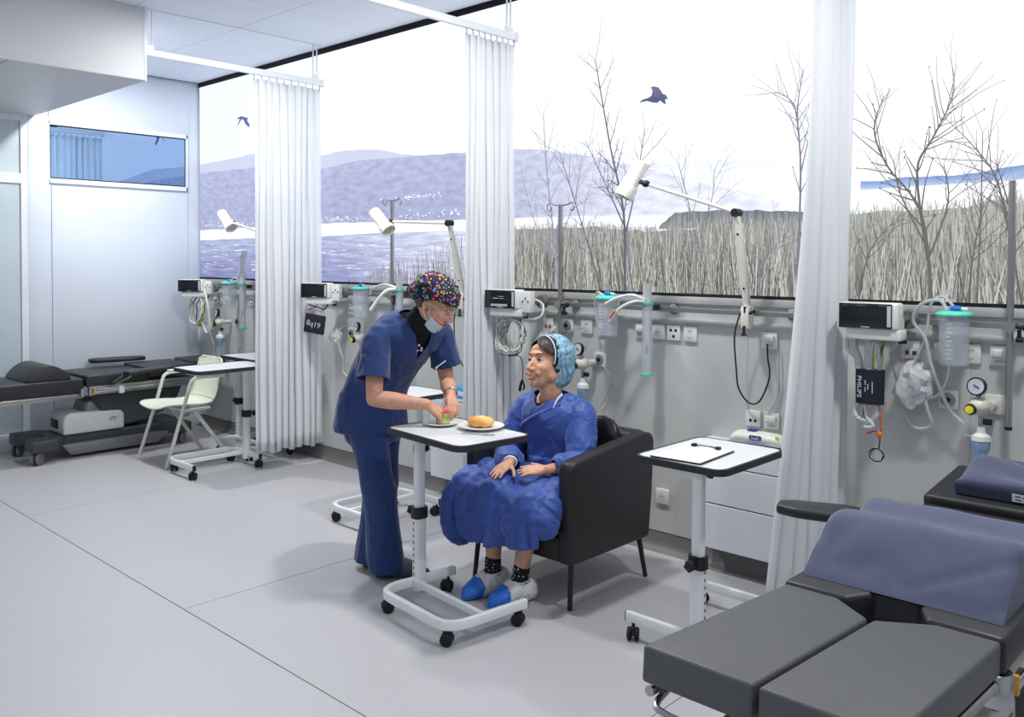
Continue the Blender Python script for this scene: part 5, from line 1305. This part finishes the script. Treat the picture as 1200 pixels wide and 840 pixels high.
bm = new(); box(bm, -.05, .05, -.0015, .0015, -.055, .055, .001, 1, Matrix.Translation((-3.255, 2.86, 1.03)) @ Matrix.Rotation(math.radians(100), 4, 'Z') @ Matrix.Rotation(.2, 4, 'Y')); bm.free()
bm = fuse(nurse_torso(new(), .004), .008, 3); cut(bm, lambda p: p.z < 1.0)
bm2 = new(); limb(bm2, [V((-3.262, 2.768, 1.25)), V((-3.235, 2.77, 1.285)), NH @ V((0, -.026, -.098))], [.078, .070, .066], 20); merge(bm, fuse(bm2, .006, 2))
us = part('undershirt', bm, 'undershirt', nurse, smooth=180)
bm = new(); rg = random.Random(5)
for k in range(9):
    s = .03+.11*rg.random(); lat = rg.uniform(-.03, .03)*(1-s*4.5)
    c = V((-3.235, 2.768, 1.285)) + V((-.62, 0, -.78))*s + CR*lat + V((.78, 0, -.62))*(.085-.02*(s < .05)); box(bm, -.006, .006, -.004, .004, -.002, .002, .001, 1, Matrix.Translation(c) @ Matrix.Rotation(.9, 4, 'Y') @ Matrix.Rotation(rg.random()*3, 4, 'Z'))
part('printed_marks', bm, 'print_white', us)
# pen / badge clipped to the chest
bm = new(); tube(bm, [(-3.21, 2.872, 1.07), (-3.18, 2.900, 1.10)], .003, 8); tube(bm, [(-3.217, 2.866, 1.060), (-3.21, 2.872, 1.07)], .0055, 8)
part('clipped_pen', bm, 'white_plastic', nurse)
# trousers
bm = new()
loft(bm, [ering(pel + V((0, 0, z)), NR, NF, a, b, 28, 2.2) for z, a, b in ((.04, .155, .125), (-.03, .168, .138), (-.10, .165, .135), (-.16, .150, .12))])
for h, k_, a, lat in ((hipR, knR, anR, NR), (hipL, knL, anL, -NR)):
    rings = []
    for f, rx, ry, dx in ((0, .09, .105, 0), (.2, .092, .100, 0), (.5, .078, .085, 0), (.75, .075, .080, 0), (1, .078, .085, 0)):
        rings.append(ering(h.lerp(k_, f) + lat*dx, NR, NF, rx, ry, 24))
    for f, rx, ry in ((.3, .078, .085), (.6, .080, .088), (.85, .080, .090), (1.06, .080, .092)):
        rings.append(ering(k_.lerp(a + V((.0, .0, -.03)), f) , NR, NF, rx*.92, ry*.92, 24))
    loft(bm, rings)
bm = fuse(bm, .0065, 4); crease(bm, .013, 5.0, 11, (1.2, 1.2, .35), lambda p: .35 + .65*min(1, max(0, (.75-p.z)/.4)))
crease(bm, .004, 15, 4, (1, 1, .5))
cut(bm, lambda p: p.z < .038)
part('scrub_trousers', bm, 'scrub_blue', nurse, smooth=180)
for a, fd in ((anR, V((.66, .75, 0))), (anL, V((.75, .66, 0)))):
    fd = fd.normalized(); sd = V((fd.y, -fd.x, 0)); c = V((a.x, a.y, 0)) + fd*.035
    bm = new(); rings = []
    for f, w_, h_ in ((-.085, .02, .045), (-.07, .034, .065), (-.02, .040, .082), (.04, .042, .078), (.09, .048, .062), (.14, .047, .048), (.175, .034, .036), (.188, .015, .022)):
        rings.append([c + fd*f + sd*w_*math.cos(x)*(1.0) + V((0, 0, max(.002, h_*.5 + h_*.5*math.sin(x)))) for x in [2*PI*k/20 for k in range(20)]])
    loft(bm, rings); part('shoe', fuse(bm, .005, 2), 'shoe_dark', nurse, smooth=180)
# dotted cap
def dots():
    mt = bpy.data.materials.new('dotted_cap'); mt.use_nodes = True; nt = mt.node_tree; b = nt.nodes['Principled BSDF']
    tc = nt.nodes.new('ShaderNodeTexCoord'); v = nt.nodes.new('ShaderNodeTexVoronoi'); v.inputs['Scale'].default_value = 78; v.inputs['Randomness'].default_value = .8
    nt.links.new(tc.outputs['Object'], v.inputs['Vector'])
    sp = nt.nodes.new('ShaderNodeSeparateColor'); nt.links.new(v.outputs['Color'], sp.inputs[0])
    r = nt.nodes.new('ShaderNodeValToRGB'); r.color_ramp.interpolation = 'CONSTANT'
    cols = [(226, 60, 80), (70, 90, 220), (240, 200, 60), (60, 190, 190), (190, 110, 220), (240, 130, 70), (90, 190, 90), (40, 50, 130), (236, 110, 160)]
    e = r.color_ramp.elements
    while len(e) < len(cols): e.new(.5)
    for i, c in enumerate(cols): e[i].position = i/len(cols); e[i].color = (*lin(c), 1)
    nt.links.new(sp.outputs[0], r.inputs[0])
    th = nt.nodes.new('ShaderNodeMath'); th.operation = 'LESS_THAN'; th.inputs[1].default_value = .40; nt.links.new(v.outputs['Distance'], th.inputs[0])
    mx = nt.nodes.new('ShaderNodeMix'); mx.data_type = 'RGBA'; mx.inputs[6].default_value = (.006, .007, .02, 1); nt.links.new(th.outputs[0], mx.inputs[0]); nt.links.new(r.outputs[0], mx.inputs[7])
    nt.links.new(mx.outputs[2], b.inputs['Base Color']); b.inputs['Roughness'].default_value = .8
    M['dotted_cap'] = mt
dots()
bm = new(); ball(bm, (0, -.018, .045), (.095, .124, .096), 24, 16, NH); ball(bm, (0, -.095, .012), (.062, .055, .055), 20, 14, NH); ball(bm, (0, -.125, -.005), (.04, .035, .035), 20, 14, NH)
bm = fuse(bm, .006, 5)
cut(bm, lambda p: (lambda l: l.z < (.040 if l.y > .03 else .040+(l.y-.03)*.62) and l.y > -.11)(NI @ p) or (NI @ p).z < -.06)
crease(bm, .006, 9, 5)
cp_ = part('surgical_cap', bm, 'dotted_cap', nurse, smooth=180); md = cp_.modifiers.new('cloth', 'SOLIDIFY'); md.thickness = .0025
bm = new(); ball(bm, (0, -.05, -.01), (.070, .055, .05), 20, 14, NH); hb = part('hair', bm, 'hair_grey', nurse)
# mask under the chin with ear loop, glasses
bm = new(); rows = []
for j in range(5):
    f = j/4; rows.append([NH @ V((math.sin(a)*(.066-.006*f), .012+math.cos(a)*(.088-.03*f), -.072-.055*f + .035*(1-math.cos(a)))) for a in [-1.35+2.7*k/16 for k in range(17)]])
mk_ = part('face_mask', loft(new(), rows, cap=False, closed=False), 'mask_cloth', nurse, smooth=180); md = mk_.modifiers.new('cloth', 'SOLIDIFY'); md.thickness = .003
for s in (-1, 1): part('ear_loop', tube(new(), smoothpath([NH @ V(p) for p in ((s*.066, .03, -.055), (s*.074, .018, -.02), (s*.080, -.005, .018), (s*.084, -.02, .0), (s*.078, .0, -.045), (s*.066, .028, -.075))], 4), .0018, 6), 'mask_cloth', mk_)
gl = part('glasses', tube(new(), smoothpath([NH @ V(p) for p in ((-.012, .104, .004), (0, .108, .008), (.012, .104, .004))], 4), .0018, 6), 'glasses_clear', nurse)
for s in (-1, 1):
    ring_ = [NH @ V((s*(.036+.025*math.cos(a)), .104-.016*(.5+.5*math.cos(a)), .001+.018*math.sin(a))) for a in [2*PI*k/18 for k in range(18)]]
    part('lens_rim', tube(new(), ring_, .0019, 6, closed=True), 'glasses_clear', gl)
    part('temple', tube(new(), [NH @ V(p) for p in ((s*.062, .088, .006), (s*.078, .05, .008), (s*.083, -.01, .006))], .0018, 6), 'glasses_clear', gl)
part('wrist_watch', tube(new(), [wrL + (wrL-elL).normalized()*-.03 + V((math.cos(a)*.0, 0, 0)) + (V((.59, .8, 0))*math.cos(a) + V((.25, -.18, .95))*math.sin(a))*.0315 for a in [2*PI*k/20 for k in range(20)]], .005, 6, closed=True), 'steel', nurse)

# ------------------------------------------------------------------ patient
PH = headmat(V((-2.868, 3.305, 1.075)), (-.14, -.96, .20), (-.08, .12, 1), 1.10)
ps = [V((-2.83, 3.36, .46)), V((-2.83, 3.37, .56)), V((-2.84, 3.365, .68)), V((-2.85, 3.35, .79)), V((-2.855, 3.345, .86)), V((-2.858, 3.345, .90))]
def pat_torso(bm, grow=0):
    W_ = [(.175, .125), (.165, .12), (.155, .11), (.172, .112), (.150, .085), (.07, .06)]
    sp = smoothpath(ps, 4); wr = smoothpath([(a, b, 0) for a, b in W_], 4)
    loft(bm, [ering(c, (1, 0, 0), (0, -1, .1), wr[i].x+grow, wr[i].y+grow, 30, 2.2) for i, c in enumerate(sp)]); return bm
sR, sL = V((-3.02, 3.335, .835)), V((-2.695, 3.36, .835))
eR, wR = V((-3.075, 3.235, .60)), V((-2.905, 3.075, .612))
eL, wL = V((-2.615, 3.245, .625)), V((-2.672, 3.085, .612))
bm = new(); pat_torso(bm, -.02); add_head(bm, PH, V((-2.858, 3.345, .87)), .056, False)
for s_, e_, w_ in ((sR, eR, wR), (sL, eL, wL)):
    limb(bm, [V((-2.86, 3.345, .83)).lerp(s_, .5), s_, s_.lerp(e_, .5), e_], [.055, .05, .042, .036]); limb(bm, [e_, e_.lerp(w_, .35), e_.lerp(w_, .75), w_], [.036, .037, .028, .0245])
pn = add_hand(bm, wR, (.12, -.88, -.22), (.10, -.34, .93), -1, [(.10, .18, .12), (.12, .2, .12), (.14, .2, .12), (.18, .22, .15)], .05, .92, (.6, .75, .15), .3, .0245)
pn += add_hand(bm, wL, (-.86, -.45, -.10), (-.02, -.50, .86), 1, [(.05, .12, .1), (.07, .14, .1), (.08, .16, .1), (.1, .18, .1)], .02, .92, (.75, .6, .1), .2, .0245)
pk = [(V((-2.94, 3.32, .485)), V((-2.885, 2.955, .475)), V((-2.915, 2.965, .115))), (V((-2.74, 3.32, .485)), V((-2.655, 2.955, .475)), V((-2.745, 2.975, .115)))]
for h, k_, a in pk:
    limb(bm, [h, h.lerp(k_, .5), k_], [.085, .075, .056]); limb(bm, [k_, k_.lerp(a, .3)+V((0, .012, 0)), k_.lerp(a, .7), a, a+V((-.02, -.06, -.06))], [.054, .053, .040, .034, .03])
bm = fuse(bm, .0038, 3); sculpt_head(bm, PH)
pat = tag(mk('person', bm, 'skin_patient', smooth=180), 'smiling person in a blue gown and hair net seated in the armchair', 'person')
face_parts(pat, PH, 1.3, (-.25, 0, .22)); add_nails(pat, pn, .95)
PI_ = PH.inverted()
# hair with a centre parting and the net over it
bm = new(); ball(bm, (0, -.008, .039), (.080, .106, .090), 28, 20, PH); ball(bm, (0, -.035, -.02), (.072, .06, .05), 24, 16, PH)
bm = fuse(bm, .0032, 6)
def hl(l): return l.y > .048 + .02*(l.z > .09) and l.z < .098 - .0*l.y or (l.y > .022 and l.z < .045) or l.z < -.07
cut(bm, lambda p: (lambda l: (l.y > .028 and l.z < .104-.85*abs(l.x-.012)) or (l.y > .020 and l.z < .01) or l.z < -.075)(PI_ @ p))
crease(bm, .002, 40, 2, (1, 1, .4))
ha = part('hair', bm, 'hair_dark', pat, smooth=180); md = ha.modifiers.new('t', 'SOLIDIFY'); md.thickness = .002
bm = new(); ball(bm, (0, -.035, .043), (.092, .106, .098), 28, 20, PH); ball(bm, (0, -.062, -.02), (.085, .075, .08), 24, 16, PH); ball(bm, (0, -.04, -.065), (.066, .055, .045), 24, 16, PH)
bm = fuse(bm, .0032, 6)
def netcut(l): return l.y > .034 - .12*(.09-l.z) - .05*max(0, -.0-l.z) or l.z < -.105
for v in bm.verts:                                   # gathered towards the elastic
    l = PI_ @ v.co
    if l.y > -.035:
        t_ = min(1, (l.y+.035)/.06); l.x *= 1-.10*t_; l.z = .035 + (l.z-.035)*(1-.085*t_); v.co = PH @ l
cut(bm, lambda p: netcut(PI_ @ p)); crease(bm, .0055, 22, 6, (1, 1, 1))
nt_ = part('hair_net', bm, 'hair_net', pat, smooth=180); md = nt_.modifiers.new('t', 'SOLIDIFY'); md.thickness = .0015
bandpts = []
for k in range(25):
    a = -2.05 + 4.10*k/24; z = .038 + .0885*math.cos(a); x = .081*math.sin(a); y = .034-.12*(.09-z) - .05*max(0, -z)
    bandpts.append(PH @ V((x, y, z)))
part('net_band', tube(new(), bandpts, .0035, 6), 'hair_net_band', nt_)
# gown: torso, sleeves, lap and hanging skirt
bm = new(); pat_torso(bm, .018)
limb(bm, [V((-2.99, 3.34, .852)), V((-2.92, 3.34, .885)), V((-2.80, 3.345, .885)), V((-2.72, 3.36, .852))], [.058, .050, .050, .058])
limb(bm, [V((-2.93, 3.34, .80)), sR, sR.lerp(eR, .5)+V((-.012, 0, 0)), eR+V((-.008, .0, 0)), eR.lerp(wR, .45), eR.lerp(wR, .78)], [.080, .070, .068, .068, .060, .058])
limb(bm, [V((-2.78, 3.35, .80)), sL, sL.lerp(eL, .5)+V((.008, 0, 0)), eL+V((.004, 0, 0)), eL.lerp(wL, .5)], [.080, .070, .068, .066, .058])
for (h, k_, a) in pk: limb(bm, [h, h.lerp(k_, .5), k_ + V((0, -.01, .0))], [.090, .082, .072], 20)
loft(bm, [ering((-2.815, y, z), (1, 0, 0), (0, 0, 1), rx, rz_, 28, 2.6) for y, z, rx, rz_ in ((3.38, .475, .21, .075), (3.20, .475, .225, .062), (3.05, .475, .225, .056), (2.94, .47, .215, .054), (2.90, .46, .19, .045))])
loft(bm, [ering((x, y, z), (1, 0, .10), (0, 1, 0), rx, ry, 30, 2.6) for x, y, z, rx, ry in ((-2.78, 2.955, .505, .19, .05), (-2.785, 2.93, .45, .20, .060), (-2.785, 2.915, .38, .202, .054), (-2.785, 2.905, .31, .204, .048), (-2.785, 2.90, .245, .206, .044))])
limb(bm, [V((-2.98, 3.2, .50)), V((-3.06, 3.08, .52)), V((-3.12, 2.99, .46)), V((-3.145, 2.955, .36)), V((-3.13, 2.95, .27))], [.075, .074, .074, .070, .060])
limb(bm, [V((-3.02, 3.02, .50)), V((-3.06, 2.955, .42)), V((-3.04, 2.93, .30))], [.07, .075, .06])
limb(bm, [V((-2.62, 3.10, .50)), V((-2.60, 2.99, .45)), V((-2.585, 2.96, .385))], [.07, .062, .048])
bm = fuse(bm, .0065, 5)
def gneck(p):
    q = p - V((-2.862, 3.335, .88)); 
    if abs(q.x) > .11 or p.z < .84: return False
    if q.y < .02: return q.z > -.012 + .62*abs(q.x+.005) and p.z > .85
    return q.z > .052 and q.length < .13
cut(bm, gneck)
cut(bm, lambda p: p.z < .245 + (p.x+3.0)*.13 and -3.03 < p.x and p.y < 3.0)
for e_, w_, f in ((eR, wR, .78), (eL, wL, .5)):
    a = (w_-e_).normalized(); e = e_.lerp(w_, f); cut(bm, lambda p: (p-e).dot(a) > .045 and ((p-e)-a*(p-e).dot(a)).length < .056 and (p-e).dot(a) < .075 and p.z > .555)
wt = lambda p: .45 if p.z > .62 else 1.0
bm.normal_update()
for v in bm.verts:                                   # hanging folds of the skirt
    p = v.co
    if p.y < 3.06 and p.z < .52 and v.normal.z < .7:
        k = min(1, (.52-p.z)/.14)*min(1, (3.06-p.y)/.06); xx = p.x + .05*noise.noise(V((p.x*6, p.z*5, 1)))
        v.co = p + v.normal*k*(.011*math.sin(xx*40+p.z*6) + .006*math.sin(xx*93+2))
crease(bm, .017, 5.5, 21, (1, 1, .8), wt); crease(bm, .008, 13, 31, (1, 1, 1))
go = part('gown', bm, 'gown_blue', pat, smooth=180); md = go.modifiers.new('cloth', 'SOLIDIFY'); md.thickness = .002
# wrap-over lapel and tie
bm = new(); rows = []
for i in range(13):
    f = i/12; x = -2.745 - .235*f; zz = .90 - .125*f
    yy = 3.212 + 1.9*(x+2.858)**2 + .45*max(0, zz-.83); rows.append([V((x, yy, zz)), V((x-.004, yy-.006, zz-.014)), V((x-.010, yy+.006, zz-.028))])
lp_ = part('lapel_fold', loft(new(), rows, cap=False, closed=False), 'gown_blue', go, smooth=180); md = lp_.modifiers.new('t', 'SOLIDIFY'); md.thickness = .004; bm.free()
part('tie_cord', tube(new(), smoothpath([V((-2.765, 3.30, .935)), V((-2.768, 3.268, .915)), V((-2.775, 3.245, .87)), V((-2.78, 3.24, .835))], 5), .0045, 8), 'gown_tie', go)
part('undershirt_edge', tube(new(), smoothpath([V((-2.918, 3.315, .925)), V((-2.915, 3.288, .905)), V((-2.90, 3.272, .880))], 4), .008, 8, flat=.4), 'print_white', pat)
part('wristband', tube(new(), [wR + (wR-eR).normalized()*-.008 + (V((.8, .6, 0))*math.cos(a)*.031 + V((.1, -.1, .99))*math.sin(a)*.027) for a in [2*PI*k/22 for k in range(22)]], .0065, 8, closed=True), 'print_white', pat)
# socks and shoe covers
def dotmat():
    mt = bpy.data.materials.new('sock_dots'); mt.use_nodes = True; nt = mt.node_tree; b = nt.nodes['Principled BSDF']
    tc = nt.nodes.new('ShaderNodeTexCoord'); v = nt.nodes.new('ShaderNodeTexVoronoi'); v.inputs['Scale'].default_value = 62; v.inputs['Randomness'].default_value = .45; nt.links.new(tc.outputs['Object'], v.inputs['Vector'])
    r = nt.nodes.new('ShaderNodeValToRGB'); r.color_ramp.interpolation = 'CONSTANT'; r.color_ramp.elements[0].color = (.75, .75, .78, 1); r.color_ramp.elements[1].color = (.006, .006, .008, 1); r.color_ramp.elements[1].position = .24
    nt.links.new(v.outputs['Distance'], r.inputs[0]); nt.links.new(r.outputs[0], b.inputs['Base Color']); b.inputs['Roughness'].default_value = .9; M['sock_dots'] = mt
dotmat()
for (h, k_, a), fd in zip(pk, (V((-.16, -1, 0)), V((-.22, -1, 0)))):
    fd.normalize(); sd = V((fd.y, -fd.x, 0)); c = V((a.x, a.y, 0))
    bm = new(); limb(bm, [k_.lerp(a, .86), a, a + V((0, -.01, -.03))], [.040, .040, .043]); part('sock', fuse(bm, .005, 2), 'sock_dots', pat, smooth=180)
    bm = new(); rings = []
    for f, w_, h_ in ((-.085, .02, .07), (-.07, .044, .105), (-.02, .055, .125), (.03, .056, .118), (.075, .056, .096), (.115, .053, .078), (.15, .042, .06), (.172, .018, .035)):
        rings.append([c + fd*f + sd*w_*math.cos(x) + V((0, 0, max(.002, h_*.5 + h_*.5*math.sin(x)))) for x in [2*PI*k/22 for k in range(22)]])
    loft(bm, rings); bm = fuse(bm, .005, 2); crease(bm, .007, 18, 3, (1.5, .6, .6), lambda p: 1 if (p-c).dot(fd) < .1 else .4)
    for v in bm.verts: v.co.z = max(v.co.z, .001)
    toe = bm.copy()
    cut(bm, lambda p: (p-c).dot(fd) > .092 or ((p-V((a.x, a.y, .115))).length < .050 and p.z > .088)); cut(toe, lambda p: (p-c).dot(fd) < .085)
    for v in toe.verts: v.co += V((0, 0, .001))
    sc_ = part('shoe_cover', bm, 'cover_clear', pat, smooth=180); part('blue_toe', toe, 'cover_blue', sc_, smooth=180)
    part('elastic_rim', tube(new(), [V((a.x, a.y, .105)) + V((math.cos(x)*.046, math.sin(x)*.048, .006*math.sin(x))) for x in [2*PI*k/20 for k in range(20)]], .004, 6, closed=True), 'cover_clear', sc_)
    # grey shoe inside the cover
    bm = new(); rings = []
    for f, w_, h_ in ((-.068, .018, .04), (-.05, .033, .062), (.03, .040, .068), (.10, .042, .05), (.15, .03, .035)):
        rings.append([c + fd*f + sd*w_*math.cos(x) + V((0, 0, .004+max(.0, h_*.5 + h_*.5*math.sin(x)))) for x in [2*PI*k/16 for k in range(16)]])
    part('shoe', loft(new(), rings), 'print_grey', pat); bm.free()
